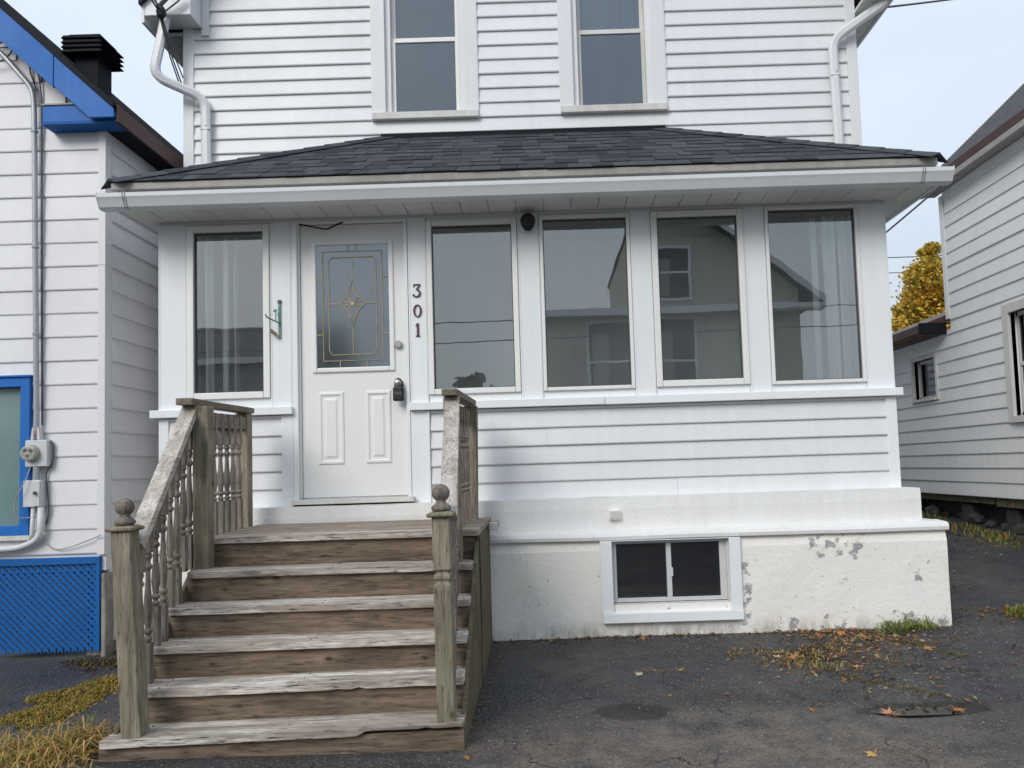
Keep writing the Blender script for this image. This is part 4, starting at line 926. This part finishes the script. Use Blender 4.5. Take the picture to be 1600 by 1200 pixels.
MB().box(-3.952, -3.818, LY-.085, LY-.016, 1.098, 1.300).build('switch_box', 'greybox', E_, bevel=.006); B('switch_cover', E_, 'greybox', -3.866, -3.822, LY-.092, LY-.0855, 1.106, 1.292); B('switch_lever', E_, 'cable', -3.858, -3.842, LY-.115, LY-.0925, 1.19, 1.215)
MB().tube([(-3.868, yc, 1.40), (-3.868, yc, 1.30)], .024, 10).build('nipple', 'greymetal', E_)
MB().tube(fillet([(-3.832, yc, 1.098), (-3.836, yc, .86), (-3.98, yc, .792), (-4.6, yc, .765), (-5.4, yc, .75)], .13, 6), .024, 10).build('conduit', 'greybox', E_, smooth=True)
MB().tube([(-3.89, yc, 1.098), (-3.90, yc, .9), (-3.905, yc, .85)], .016, 8).build('conduit', 'greybox', E_, smooth=True)
MB().tube(fillet([(-3.905, yc-.01, 1.42), (-3.90, yc-.05, 1.34), (-3.94, yc-.07, 1.24), (-4.0, yc-.06, 1.14), (-3.99, yc-.05, 1.02), (-3.93, yc-.02, 1.015), (-3.85, yc, 1.03)], .06), .0045, 6).build('loose_wire', 'cablelt', E_, smooth=True)
MB().tube(fillet([(-3.78, LY-.03, 1.60), (-3.755, LY-.03, 1.56), (-3.76, LY-.03, 1.42), (-3.815, LY-.03, 1.36), (-3.80, LY-.03, 1.20), (-3.785, LY-.03, 1.05), (-3.81, LY-.03, .96)], .06), .006, 6).build('loose_wire', 'cable', E_, smooth=True)
cb = MB().tube(fillet([(-3.84, LY-.03, .90), (-3.80, LY-.03, .80), (-3.72, LY-.03, .765), (-3.60, LY-.04, .79), (-3.42, LY-.04, .855), (-3.385, LY-.05, .87)], .08), .0045, 6).build('loose_cable', 'cablelt', None, smooth=True)
tag(cb, 'thin grey cable looping along the wall above the blue lattice', 'cable')
sc_ = MB().tube(fillet([(-3.925, LY-.025, 4.68), (-3.90, LY-.03, 4.5), (-3.87, LY-.03, 4.3), (-3.865, LY-.03, 3.6), (-3.845, LY-.03, 1.72)], .1), .006, 6).build('wall_cable', 'cable', None, smooth=True); tag(sc_, 'thin dark cable running down beside the conduit on the left house', 'cable')
sc_ = MB().tube(fillet([(-4.24, LY-.04, 4.72), (-4.12, LY-.06, 4.78), (-4.07, LY-.06, 4.70), (-4.14, LY-.06, 4.60), (-4.26, LY-.06, 4.58)], .07), .006, 6).build('service_cable', 'cable', None, smooth=True); tag(sc_, 'dark service cable loop under the blue gable trim', 'cable')
sc_ = MB().tube([(-4.25, LY-.06, 4.70), (-4.05, LY-.05, 4.71), (-3.98, LY-.03, 4.66), (-3.96, LY-.03, 4.50), (-3.91, LY-.03, 4.36)], .006, 6).build('service_cable', 'cable', None, smooth=True); tag(sc_, 'dark service cable joining the conduit mast below the blue gable', 'cable')

# ------------------------------------------------------------------ grey white neighbour on the right
D = thing('grey_clapboard_house', (8.5, 2, .4), 'grey white clapboard house beyond the driveway at the right edge', 'house')
WX = 5.0
wallh = [(1.45, 2.395, 1.66, 2.76), (3.98, 4.56, 2.01, 2.52)]
mw = holed(-1.5, 3.60, .79, 4.47, WX+.004, WX+.14, wallh[:1], 'X').build('side_wall', 'siding_right', D)
siding(mw, 'siding_right', -1.5, 3.54, .785, 4.47, .1635, WX, [(1.35, 2.495, 1.59, 2.86)], 'X', -1, .018)
ew = holed(3.60, 8.0, .79, 2.80, WX+.004, WX+.14, wallh[1:], 'X').build('extension_wall', 'siding_right', D)
siding(ew, 'siding_right', 3.545, 8.0, .785, 2.80, .1635, WX, [(3.93, 4.61, 1.96, 2.57)], 'X', -1, .018)
B('corner_board', D, 'siding_right', WX-.024, WX+.1, 3.555, 3.64, 2.93, 4.46)
B('front_wall', D, 'siding_right', WX+.15, 12, -1.5, -1.36, .79, 4.47, bevel=0); B('rear_wall', D, 'siding_right', WX+.15, 12, 3.5, 3.62, 2.6, 4.47, bevel=0); B('extension_rear_wall', D, 'siding_right', WX+.15, 12, 7.9, 8.0, .79, 2.8, bevel=0)
MB().prism([(WX+.15, 4.47), (12, 4.47), (8.5, 7.7)], -1.45, -1.38, 'Y').build('gable', 'siding_right', D); MB().prism([(WX+.15, 4.47), (12, 4.47), (8.5, 7.7)], 3.52, 3.60, 'Y').build('gable', 'siding_right', D)
B('floor', D, 'dark', WX+.15, 12, -1.4, 7.9, .80, .86, bevel=0)
MB().prism([(4.83, 4.65), (8.5, 8.06), (8.5, 7.95), (4.83, 4.55)], -1.8, 3.80, 'Y').build('roof', 'farshingle', D); MB().prism([(12.17, 4.65), (8.5, 8.06), (8.5, 7.95), (12.17, 4.55)], -1.8, 3.80, 'Y').build('roof', 'farshingle', D)
B('eave_fascia', D, 'brown', 4.81, 4.835, -1.8, 3.78, 4.56, 4.65); B('eave_trim', D, 'brownlt', 4.815, 4.85, -1.8, 3.77, 4.49, 4.558); B('eave_soffit', D, 'brownlt', 4.85, WX, -1.8, 3.76, 4.50, 4.515, bevel=0); B('frieze', D, 'siding_right', WX-.022, WX, -1.5, 3.55, 4.42, 4.495)
MB().prism([(4.70, 2.885), (8.5, 4.30), (8.5, 4.20), (4.70, 2.80)], 3.66, 8.2, 'Y').build('extension_roof', 'brown', D)
B('extension_gutter', D, 'brown', 4.66, 4.77, 3.68, 8.2, 2.775, 2.885, bevel=.01); B('extension_gutter_end', D, 'black', 4.65, 4.985, 3.645, 3.678, 2.76, 2.90, bevel=.004); B('extension_soffit', D, 'brown', 4.771, WX-.003, 3.68, 8.2, 2.76, 2.775, bevel=0)
def sidewin(nm, y0, y1, z0, z1, cw, mid):
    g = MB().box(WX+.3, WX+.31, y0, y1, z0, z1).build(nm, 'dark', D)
    for q in ((y0-cw, y0, z0-cw*.7, z1+cw), (y1, y1+cw, z0-cw*.7, z1+cw), (y0, y1, z1, z1+cw)): B('casing', g, 'oldtrim', WX-.03, WX+.05, q[0], q[1], q[2], q[3])
    B('sill', g, 'oldtrim', WX-.05, WX+.05, y0, y1, z0-cw*.7, z0)
    for q in ((y0, y0+.04, z0, z1), (y1-.04, y1, z0, z1), (y0, y1, z0, z0+.04), (y0, y1, z1-.04, z1)): B('sash', g, 'oldtrim', WX+.06, WX+.09, q[0]+.002, q[1]-.002, q[2]+.002, q[3]-.002, bevel=0)
    if mid: B('meeting_rail', g, 'oldtrim', WX+.055, WX+.088, y0+.04, y1-.04, (z0+z1)/2-.02, (z0+z1)/2+.02)
    MB().box(WX+.072, WX+.076, y0+.035, y1-.035, z0+.035, z1-.035).build('pane', 'glass_side', g)
sidewin('window', 1.45, 2.395, 1.66, 2.76, .1, True); sidewin('small_window', 3.98, 4.56, 2.01, 2.52, .05, False)
# crawl space: dark recess, posts, loose stones
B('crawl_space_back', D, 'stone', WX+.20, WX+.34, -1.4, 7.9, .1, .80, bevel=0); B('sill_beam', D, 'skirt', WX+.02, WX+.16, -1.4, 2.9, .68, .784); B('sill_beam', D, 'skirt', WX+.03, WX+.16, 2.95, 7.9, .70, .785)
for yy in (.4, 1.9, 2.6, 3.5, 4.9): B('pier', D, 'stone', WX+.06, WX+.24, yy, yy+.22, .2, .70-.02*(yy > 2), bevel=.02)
for i in range(26):
    yy = R.uniform(1.2, 5.2); s_ = R.uniform(.05, .12); xx = WX+R.uniform(.02, .35); zz = gz(xx, yy)
    bm = bmesh.new(); bmesh.ops.create_icosphere(bm, subdivisions=1, radius=s_)
    m = MB().add([(xx+v.co.x*R.uniform(.8, 1.2), yy+v.co.y*R.uniform(.8, 1.3), zz+s_*.4+v.co.z*.7) for v in bm.verts], [tuple(v.index for v in f.verts) for f in bm.faces]); bm.free()
    m.build('foundation_stone', 'stone', D)

# ------------------------------------------------------------------ trees
def tree(name, base, h, crown, cols, nleaf, leaf, label, trunk_r=.16, seed=3, blobs=None):
    rr = random.Random(seed); T = thing(name, base, label, 'tree'); bx, by, bz = base
    m = MB(); m.tube([(bx, by, bz-.2), (bx+.05, by, bz+h*.25), (bx-.05, by+.05, bz+h*.5), (bx, by, bz+h*.8)], [trunk_r, trunk_r*.8, trunk_r*.55, trunk_r*.2], 9)
    cl = []
    for (cx, cy, cz, r_) in blobs:
        m.tube([(bx, by, bz+h*.3), ((bx+cx)/2, (by+cy)/2, (bz+h*.3+cz)/2+.1), (cx, cy, cz)], [trunk_r*.4, trunk_r*.25, trunk_r*.08], 6); cl.append((Vector((cx, cy, cz)), r_))
        for q in range(4):
            d = Vector((rr.gauss(0, 1), rr.gauss(0, 1), rr.gauss(0, 1))).normalized()*r_*.8; m.tube([(cx, cy, cz), tuple(Vector((cx, cy, cz))+d)], [trunk_r*.1, .012], 4)
    m.build('trunk', 'bark', T, smooth=True)
    k = MB(); sub = []
    for c, r_ in cl:
        for q in range(18):
            d = Vector((rr.gauss(0, 1), rr.gauss(0, 1), rr.gauss(0, 1))).normalized(); sub.append((c+d*r_*rr.uniform(.5, 1.0), r_*rr.uniform(.2, .42), rr.choice(cols)))
    for i in range(nleaf):
        c, r_, col = rr.choice(sub); p = c+Vector((rr.gauss(0, .5), rr.gauss(0, .5), rr.gauss(0, .45)))*r_
        u = Vector((rr.gauss(0, 1), rr.gauss(0, 1), rr.gauss(0, .5))).normalized(); v = u.cross(Vector((rr.gauss(0, 1), rr.gauss(0, 1), rr.gauss(0, 1)))).normalized(); s_ = leaf*rr.uniform(.6, 1.3)
        col = rr.choice(cols) if rr.random() < .5 else col; f = rr.uniform(.7, 1.25); cc = tuple(min(1, x*f) for x in col)
        k.add([p-u*s_*.6, p+v*s_*.42-u*s_*.1, p+u*s_*.7, p-v*s_*.42-u*s_*.1], [(0, 1, 2, 3)], cc)
    k.build('crown', 'leafy', T, fixn=False)
    return T
cols = [(.60, .34, .04), (.62, .40, .05), (.55, .36, .05), (.40, .33, .06), (.30, .29, .07), (.60, .32, .05), (.64, .46, .07), (.36, .36, .08)]
tree('maple_tree', (10.4, 14, .4), 5.5, None, cols, 40000, .085, 'autumn maple with yellow orange leaves between the porch and right house', seed=5,
     blobs=[(10.3, 14, 4.9, 1.05), (9.75, 13.8, 4.1, .75), (9.8, 13.9, 5.15, .6), (10.4, 14, 5.9, .75), (10.9, 14.2, 5.2, 1.0), (10.3, 13.6, 3.6, 1.0), (11.2, 14, 4.2, 1.0), (9.55, 14.2, 4.75, .42), (10.2, 14, 6.45, .32), (9.35, 13.9, 3.9, .5), (10.0, 13.7, 5.35, .75), (9.7, 13.8, 4.6, .7), (10.2, 13.6, 4.4, .8), (10.0, 13.9, 5.9, .5)])

k = MB(); rh = random.Random(9)
for i in range(9000):
    x = rh.uniform(-8, 30); top = 2.6+1.0*noise.noise(Vector((x*.4, 0, 0)))+.5*noise.noise(Vector((x*1.7, 3, 0))); z = .2+top*rh.random()**.8; y = 30+rh.gauss(0, .5); c = rh.choice(((.07, .09, .035), (.10, .12, .04), (.14, .12, .045), (.05, .07, .03)))
    u = Vector((rh.gauss(0, 1), rh.gauss(0, 1), rh.gauss(0, 1))).normalized()*.2; v = u.cross(Vector((rh.gauss(0, 1), rh.gauss(0, 1), rh.gauss(0, 1)))).normalized()*.13; p = Vector((x, y, z))
    k.add([p-u, p+v, p+u, p-v], [(0, 1, 2, 3)], c)
o = k.build('back_hedge', 'leafy', None, kind='stuff', fixn=False); o['label'] = 'dark hedge closing the far end of the driveway'; o['category'] = 'hedge'
# ------------------------------------------------------------------ across the street (seen mirrored in the porch windows)
O1 = thing('opposite_house', (4, -18, -.25), 'beige gabled house across the street, mirrored in the right porch windows', 'house')
oy = -16
B('ground_storey', O1, 'opp', -.2, 7.4, oy-8, oy, -.3, 5.55, bevel=0)
MB().prism([(2.7, 5.5), (7.4, 5.5), (7.4, 6.15), (4.7, 8.25), (2.7, 8.25)], oy-8, oy-.02, 'Y').build('upper_storey', 'opp', O1)
MB().prism([(8.0, 5.70), (4.7, 8.27), (4.7, 8.43), (8.0, 5.86)], oy-8.3, oy+.4, 'Y').build('roof', 'farshingle', O1); MB().prism([(2.66, 8.26), (4.7, 8.27), (4.7, 8.43), (2.66, 8.38)], oy-8.3, oy+.4, 'Y').build('roof', 'farshingle', O1)
MB().prism([(8.02, 5.64), (4.7, 8.23), (4.7, 8.45), (8.02, 5.86)], oy+.41, oy+.45, 'Y').build('rake_board', 'trim_white', O1)
MB().prism([(oy+.45, 5.62), (oy-8, 6.4), (oy-8, 6.25), (oy+.45, 5.52)], -.45, 2.44, 'X').build('porch_roof', 'farshingle', O1)
B('eave_board', O1, 'trim_white', -.4, 8.0, oy+.46, oy+.5, 5.45, 5.65); B('eave_soffit', O1, 'trim_white', -.4, 8.0, oy, oy+.46, 5.47, 5.5, bevel=0)
for a, b, c, d in ((1.35, 2.5, 3.1, 5.3), (3.2, 4.35, 3.0, 5.35), (3.2, 4.25, 6.0, 7.4), (1.4, 2.4, .6, 2.2), (3.3, 4.3, .6, 2.2)):
    wi = B('window', O1, 'trim_white', a-.08, b+.08, oy-.0, oy+.04, c-.08, d+.08); MB().box(a, b, oy+.041, oy+.05, c, d).build('pane', 'black', wi); MB().box(a, b, oy+.05, oy+.06, (c+d)/2-.03, (c+d)/2+.03).build('meeting_rail', 'trim_white', wi)
    MB().prism([(a+.06, c+.05), (a+.3+.2*(c > 2), c+.05), (a+.55, d-.3), (a+.1, d-.3)], oy+.0505, oy+.055, 'Y').build('drawn_curtain', 'inside', wi)
O2 = thing('opposite_house', (-10.5, -18, -.25), 'low grey house across the street, mirrored in the narrow left window', 'house')
B('wall', O2, 'opp2', -14, -7.0, oy-7, oy, -.3, 4.6, bevel=0); MB().prism([(oy+.4, 4.55), (oy-3.5, 6.2), (oy-7.4, 4.55), (oy-7.4, 4.45), (oy+.4, 4.45)], -14.4, -6.6, 'X').build('roof', 'farshingle', O2); B('eave_board', O2, 'trim_white', -14.4, -6.6, oy+.4, oy+.44, 4.42, 4.6); B('chimney', O2, 'stone', -8.9, -8.4, oy-3.6, oy-3.1, 5.8, 6.8)
for a in (-12.8, -10.3, -8.4): wi = B('window', O2, 'trim_white', a-.08, a+1.08, oy, oy+.04, 1.6, 3.3); MB().box(a, a+1, oy+.041, oy+.05, 1.7, 3.2).build('pane', 'black', wi)
g1 = [(.10, .12, .05), (.08, .10, .04), (.16, .14, .05)]
tree('street_tree', (-2.6, -24, -.3), 4.5, None, g1, 3500, .28, 'green tree across the street, mirrored low in the second porch window', seed=8, blobs=[(-2.6, -24, 3.2, 1.1), (-3.3, -24, 2.6, .9), (-2.0, -24, 2.8, .9), (-2.6, -24, 4.1, .7)])

# ------------------------------------------------------------------ wires
def wire(a, b, sag, r, label, nm='power_line', mat='cable'):
    a, b = Vector(a), Vector(b); pts = []
    for i in range(17): t = i/16; p = a.lerp(b, t); p.z -= sag*4*t*(1-t); pts.append(p)
    return tag(MB().tube(pts, r, 5).build(nm, mat, None, smooth=True), label, 'wire')
wire((4.83, 3.3, 4.48), (4.0, 9.0, 3.6), .05, .012, 'slanting service wire from the right house eave over the driveway')
wire((2.5, 26, 9.9), (24, 26, 9.75), .25, .022, 'upper of the far power lines behind the autumn maple'); wire((2.5, 26, 9.25), (24, 26, 9.1), .25, .018, 'middle of the far power lines behind the autumn maple'); wire((2.5, 26, 7.6), (24, 26, 7.5), .2, .018, 'lowest of the far power lines behind the autumn maple')
wire((3.14, .95, 5.30), (10, 6.5, 9.2), .05, .010, 'wire leaving the main eave at the top right downspout')
for i, (z, y) in enumerate(((7.6, -12.2), (7.1, -12.2), (4.75, -11.6), (4.3, -11.6))):
    wire((-26, y, z-.1), (28, y, z+.5), .3, .014, ['highest', 'second', 'third', 'lowest'][i]+' street wire mirrored in the porch windows')
# service drop bundle at the top left eave
SB = thing('service_drop', (-3.2, .62, 5.2), 'black bundle of service wires clamped under the top left eave', 'wire bundle')
MB().lathe(-3.155, .60, [(.012, 5.19), (.034, 5.215), (.042, 5.25), (.03, 5.29), (.012, 5.31)], 9).build('clamp', 'blackpl', SB)
for (x0, y0, z0), (x1, y1, z1), r_ in (((-3.165, .60, 5.25), (-3.62, -2.4, 6.6), .009), ((-3.15, .60, 5.25), (-3.45, -2.4, 6.9), .009), ((-3.13, .60, 5.25), (-2.88, .6, 5.47), .007), ((-3.16, .60, 5.24), (-3.09, .85, 4.72), .006), ((-3.15, .60, 5.23), (-3.085, .85, 4.80), .006), ((-3.17, .60, 5.23), (-3.09, .85, 4.66), .006), ((-3.18, .6, 5.30), (-3.0, .55, 5.44), .018)):
    MB().tube([(x0, y0, z0), ((x0+x1)/2-.01, (y0+y1)/2, (z0+z1)/2-.02), (x1, y1, z1)], r_, 6).build('strand', 'cable', SB)

# ------------------------------------------------------------------ plants, litter, leaves
def grass(name, spots, cols, n_, hmin, hmax, label, w0=.005, droop=.5, seed=1, lift=0.):  # blades of unequal length, bent over
    rr = random.Random(seed); k = MB()
    for i in range(n_):
        cx, cy, rx, ry = rr.choice(spots); a = rr.random()*6.283; q = math.sqrt(rr.random()); x = cx+rx*q*math.cos(a); y = cy+ry*q*math.sin(a); z = gz(x, y)-.004+lift
        h = (hmin+(hmax-hmin)*rr.random()**1.6)*(1.2-.6*q); d = Vector((rr.gauss(0, 1), rr.gauss(0, 1), 0)).normalized(); s_ = Vector((-d.y, d.x, 0))*w0*rr.uniform(.6, 1.4); dr_ = droop*rr.uniform(.3, 1.4)
        c = rr.choice(cols); f = rr.uniform(.7, 1.3); c = tuple(x_*f for x_ in c); p = Vector((x, y, z)); up_ = Vector((0, 0, 1))
        p1 = p+up_*h*.55+d*h*dr_*.25; p2 = p+up_*h*max(.12, 1-.45*dr_)+d*h*dr_*.9
        k.add([p-s_, p+s_, p1+s_*.8, p1-s_*.8, p2], [(0, 1, 2, 3), (3, 2, 4)], c)
    o = k.build(name, 'leafy', None, kind='stuff', fixn=False); o['label'] = label; o['category'] = 'grass'; return o
straw = [(.50, .34, .12), (.42, .26, .08), (.55, .42, .20), (.30, .24, .07), (.38, .20, .06), (.22, .22, .06)]
mossc = [(.30, .24, .04), (.36, .25, .04), (.22, .20, .035), (.34, .20, .05), (.16, .15, .03)]
greenc = [(.13, .20, .04), (.18, .24, .06), (.24, .26, .07), (.32, .28, .09), (.10, .15, .03)]
grass('dry_grass', [(-2.55, -2.12, .42, .14), (-2.75, -2.0, .4, .16), (-2.45, -2.3, .45, .16), (-3.0, -2.1, .4, .2), (-2.22, -1.97, .12, .10), (-2.35, -2.05, .2, .1)], straw+straw[:3]+[(.60, .40, .10), (.18, .20, .05)], 1900, .05, .24, 'dry straw coloured grass at the foot of the stairs', .0032, 1.35, 2)
grass('mossy_grass', [(-2.86, -1.25, .24, .28), (-2.88, -.90, .26, .26), (-2.74, -1.42, .16, .2), (-2.98, -1.25, .16, .16), (-2.74, -1.0, .16, .3), (-2.9, -.65, .2, .14), (-3.08, -.85, .18, .16)], mossc+[(.40, .26, .07), (.07, .06, .02)], 5600, .012, .06, 'yellow orange moss and short grass patch left of the stairs', .0045, 1.3, 3)
grass('shade_weeds', [(-3.0, -.15, .45, .16), (-2.6, -.35, .35, .2), (-3.3, -.02, .3, .08)], [(.05, .07, .02), (.10, .10, .03), (.07, .04, .03), (.16, .10, .05)], 900, .02, .06, 'dark weeds below the blue lattice skirt', .006, .9, 4)
grass('grass_tuft', [(2.48, -.30, .16, .06), (2.36, -.33, .12, .06), (2.60, -.29, .12, .05)], greenc, 210, .04, .19, 'green grass tuft at the right foundation corner', .0045, 1.15, 5)
ck = [(1.62+.05*i, -.62-.06*i, .10, .07) for i in range(3)]
grass('crack_weeds', [(1.50, -.92, .25, .16), (1.62, -.85, .2, .14), (1.40, -1.0, .2, .08), (1.78, -.72, .2, .14), (1.60, -1.08, .2, .09), (1.95, -.55, .25, .14), (1.85, -1.0, .35, .2), (1.3, -.75, .2, .1), (2.1, -.5, .2, .1)], straw[:2]+greenc[2:4]+[(.2, .14, .06), (.16, .09, .04), (.24, .12, .05), (.10, .07, .03)], 760, .008, .075, 'sprawling dry weeds growing through the asphalt cracks', .0032, 1.75, 6)
line = []
for i in range(14): t = i/13; line.append((1.60+.42*t, -1.12-.50*t+.03*math.sin(i*2), .035, .018))
for i in range(12): t = i/11; line.append((2.30+.20*t, -.55-.42*t, .04, .025))
for i in range(9): t = i/8; line.append((2.85+.45*t, .15-.12*t, .05, .05))
for i in range(30): line.append((-.4+3.2*i/29, -.275, .05, .018))
grass('crack_moss', line, [(.14, .13, .03), (.2, .17, .05), (.10, .10, .03), (.22, .13, .05)], 1700, .008, .035, 'thin moss and weeds following the asphalt cracks', .0035, 1.2, 7)
grass('edge_grass', [(3.45, -.05, .14, .10), (3.6, -.2, .15, .1), (4.6, 3.0, .3, 1.2), (4.75, 2.2, .2, .9), (4.7, 4.2, .25, .8)], greenc+[(.4, .25, .06), (.38, .18, .04)], 1500, .03, .12, 'grass and weeds along the right house wall', .006, .8, 8)
# loose litter of small leaf scraps
k = MB(); rr = random.Random(21)
lc = [(.30, .13, .05), (.38, .18, .06), (.22, .10, .04), (.42, .26, .10), (.14, .07, .035), (.34, .28, .14)]
def scrap(x, y, s_, c, k):
    z = gz(x, y)+.006; a = rr.random()*6.28; u = Vector((math.cos(a), math.sin(a), rr.gauss(0, .25))); v = Vector((-math.sin(a), math.cos(a), rr.gauss(0, .25)))
    p = Vector((x, y, z+.3*s_)); k.add([p-u*s_, p+v*s_*.6+Vector((0, 0, .2*s_)), p+u*s_, p-v*s_*.6], [(0, 1, 2), (0, 2, 3)], c)
for cx, cy, rx, ry, n_ in ((1.95, -.34, .28, .10, 120), (1.6, -.85, .35, .22, 110), (2.15, -.5, .3, .18, 70), (2.75, -.15, .25, .2, 60), (1.0, -.33, .9, .05, 26), (1.3, -1.4, 1.2, .6, 34), (-2.7, -.25, .5, .3, 70), (-2.75, -1.1, .4, .35, 70), (-2.6, -2.1, .5, .2, 60), (4.3, 1.6, .6, 1.6, 60), (3.5, -.1, .3, .2, 34), (3.3, .9, .6, .8, 40), (.75, -1.1, .25, .03, 14), (-.38, -1.5, .04, .7, 26)):
    for i in range(n_): scrap(cx+rr.gauss(0, .5)*rx, cy+rr.gauss(0, .5)*ry, rr.uniform(.006, .022), rr.choice(lc), k)
for cx, cy, rx, ry, n_ in ((2.0, -.36, .5, .12, 190), (1.65, -.85, .6, .5, 330), (2.1, -.75, .6, .4, 160), (1.85, -1.35, .5, .4, 110), (2.35, -.55, .4, .25, 120), (2.85, .1, .25, .5, 120), (.8, -.285, 1.8, .03, 120), (1.9, -1.75, .4, .10, 40), (3.3, -.05, .4, .2, 70), (4.4, 2.4, .6, 1.4, 160), (-2.8, -.1, .6, .2, 90)):
    for i in range(n_): scrap(cx+rr.gauss(0, .5)*rx, cy+rr.gauss(0, .5)*ry, rr.uniform(.004, .020), rr.choice(lc+[(.05, .04, .03), (.08, .06, .04)]), k)
o = k.build('leaf_litter', 'leafy', None, kind='stuff', fixn=False); o['label'] = 'scattered brown leaf scraps on the asphalt'; o['category'] = 'leaves'
def leaf(x, y, s_, rot, c, label, tilt=.15):
    k = MB(); pts = []
    tips = [(90, 1.0), (40, .85), (140, .85), (-5, .62), (185, .62)]
    prof = [(-90, .12), (-50, .38), (-5, .66), (12, .42), (40, .9), (62, .45), (90, 1.05), (118, .45), (140, .9), (168, .42), (185, .66), (230, .38)]
    z = gz(x, y)+.008
    top = []
    for an, r_ in prof:
        a = rad(an+rot); rr_ = r_*s_; hx, hy = rr_*math.cos(a), rr_*math.sin(a)
        top.append((x+hx, y+hy, z+.35*s_*r_*r_*abs(math.sin(rad(an*2)))*.6+tilt*hy*.6))
    vs = [(x, y, z+.004)]+top; n_ = len(top); fs = [(0, i+1, (i+1) % n_+1) for i in range(n_)]
    k.add(vs, fs, c)
    k.tube([(x, y, z+.004), (x+.5*s_*math.cos(rad(rot-90)), y+.5*s_*math.sin(rad(rot-90)), z+.004), (x+.95*s_*math.cos(rad(rot-80)), y+.95*s_*math.sin(rad(rot-80)), z+.012)], .0022, 4); k.c += [c]*(len(k.v)-len(k.c))
    return tag(k.build('fallen_leaf', 'leafy', None, fixn=False), label, 'leaf', 'fallen leaves on the asphalt')
leaf(1.675, -1.815, .055, 30, (.62, .30, .17), 'large salmon pink fallen leaf at the left end of the puddle', .5)
leaf(2.02, -1.80, .045, 200, (.45, .20, .07), 'orange brown fallen leaf at the right end of the puddle')
leaf(1.365, -2.335, .038, 120, (.60, .36, .14), 'single tan fallen leaf lying nearest the bottom of the frame', .4)
leaf(1.405, -.862, .036, 20, (.72, .68, .60), 'pale whitish fallen leaf beside the sprawling weeds')
leaf(1.50, -.90, .045, 75, (.58, .30, .13), 'peach fallen leaf caught in the sprawling weeds', .6)
leaf(.508, -1.172, .034, 10, (.66, .56, .42), 'small pale leaf alone on the dark asphalt left of the weeds', .4)
leaf(.77, -1.085, .028, 140, (.42, .34, .10), 'small olive yellow leaf near the middle of the driveway')
leaf(.64, -.36, .030, 60, (.45, .22, .06), 'orange leaf against the foundation below the basement window', .7)
leaf(1.98, -.42, .050, 10, (.55, .26, .07), 'bright orange leaf in the heap left of the grass tuft', .6); leaf(1.83, -.40, .045, 140, (.40, .17, .06), 'rust brown leaf in the heap by the foundation', .6); leaf(2.08, -.47, .05, 260, (.60, .36, .16), 'light tan leaf below the grass tuft', .3)
leaf(1.80, -1.115, .035, 40, (.52, .32, .18), 'tan leaf where the mossy crack begins'); leaf(1.19, -.78, .028, 0, (.33, .15, .08), 'dark red brown leaf left of the weeds')
leaf(2.38, -.80, .045, 80, (.55, .30, .10), 'orange leaf in the crack right of the grass tuft', .4)
k = MB(); rg_ = random.Random(5)
for i in range(2600):
    x = rg_.uniform(-.35, 3.2); y = rg_.uniform(-2.7, -.29) if rg_.random() < .8 else -.29-abs(rg_.gauss(0, .06)); z = gz(x, y); q_ = rg_.uniform(.0018, .0055); g_ = rg_.uniform(.10, .38); a = rg_.random()*6.28
    pts = [(x+q_*math.cos(a+b)*rg_.uniform(.7, 1.3), y+q_*math.sin(a+b)*rg_.uniform(.7, 1.3), z) for b in (0, 2.09, 4.19)]
    k.add(pts+[(x, y, z+q_*1.1)], [(0, 1, 3), (1, 2, 3), (2, 0, 3)], (g_, g_*.96, g_*.9))
o = k.build('grit', 'leafy', None, kind='stuff', fixn=False); o['label'] = 'loose pale grit scattered over the asphalt'; o['category'] = 'gravel'
# broken asphalt slab edge left of the stairs
m = MB(); P_ = [(-2.56, -1.74), (-2.61, -1.55), (-2.60, -1.28), (-2.63, -1.0), (-2.06, -.90), (-2.06, -1.98), (-2.25, -1.86), (-2.42, -1.82)]
vs = []; 
for t, e in ((0, -.03), (1, .028)):
    for x, y in P_: vs.append((x+(0.02*t), y-(.02*t), gz(x, y)+e*(1 if x > -2.6 or not t else .6)))
m.add(vs, [tuple(range(8, 16)), tuple(range(7, -1, -1))]+[(i, (i+1) % 8, 8+(i+1) % 8, 8+i) for i in range(8)]).build('pavement', 'asphalt', None, kind='structure', bevel=.01)
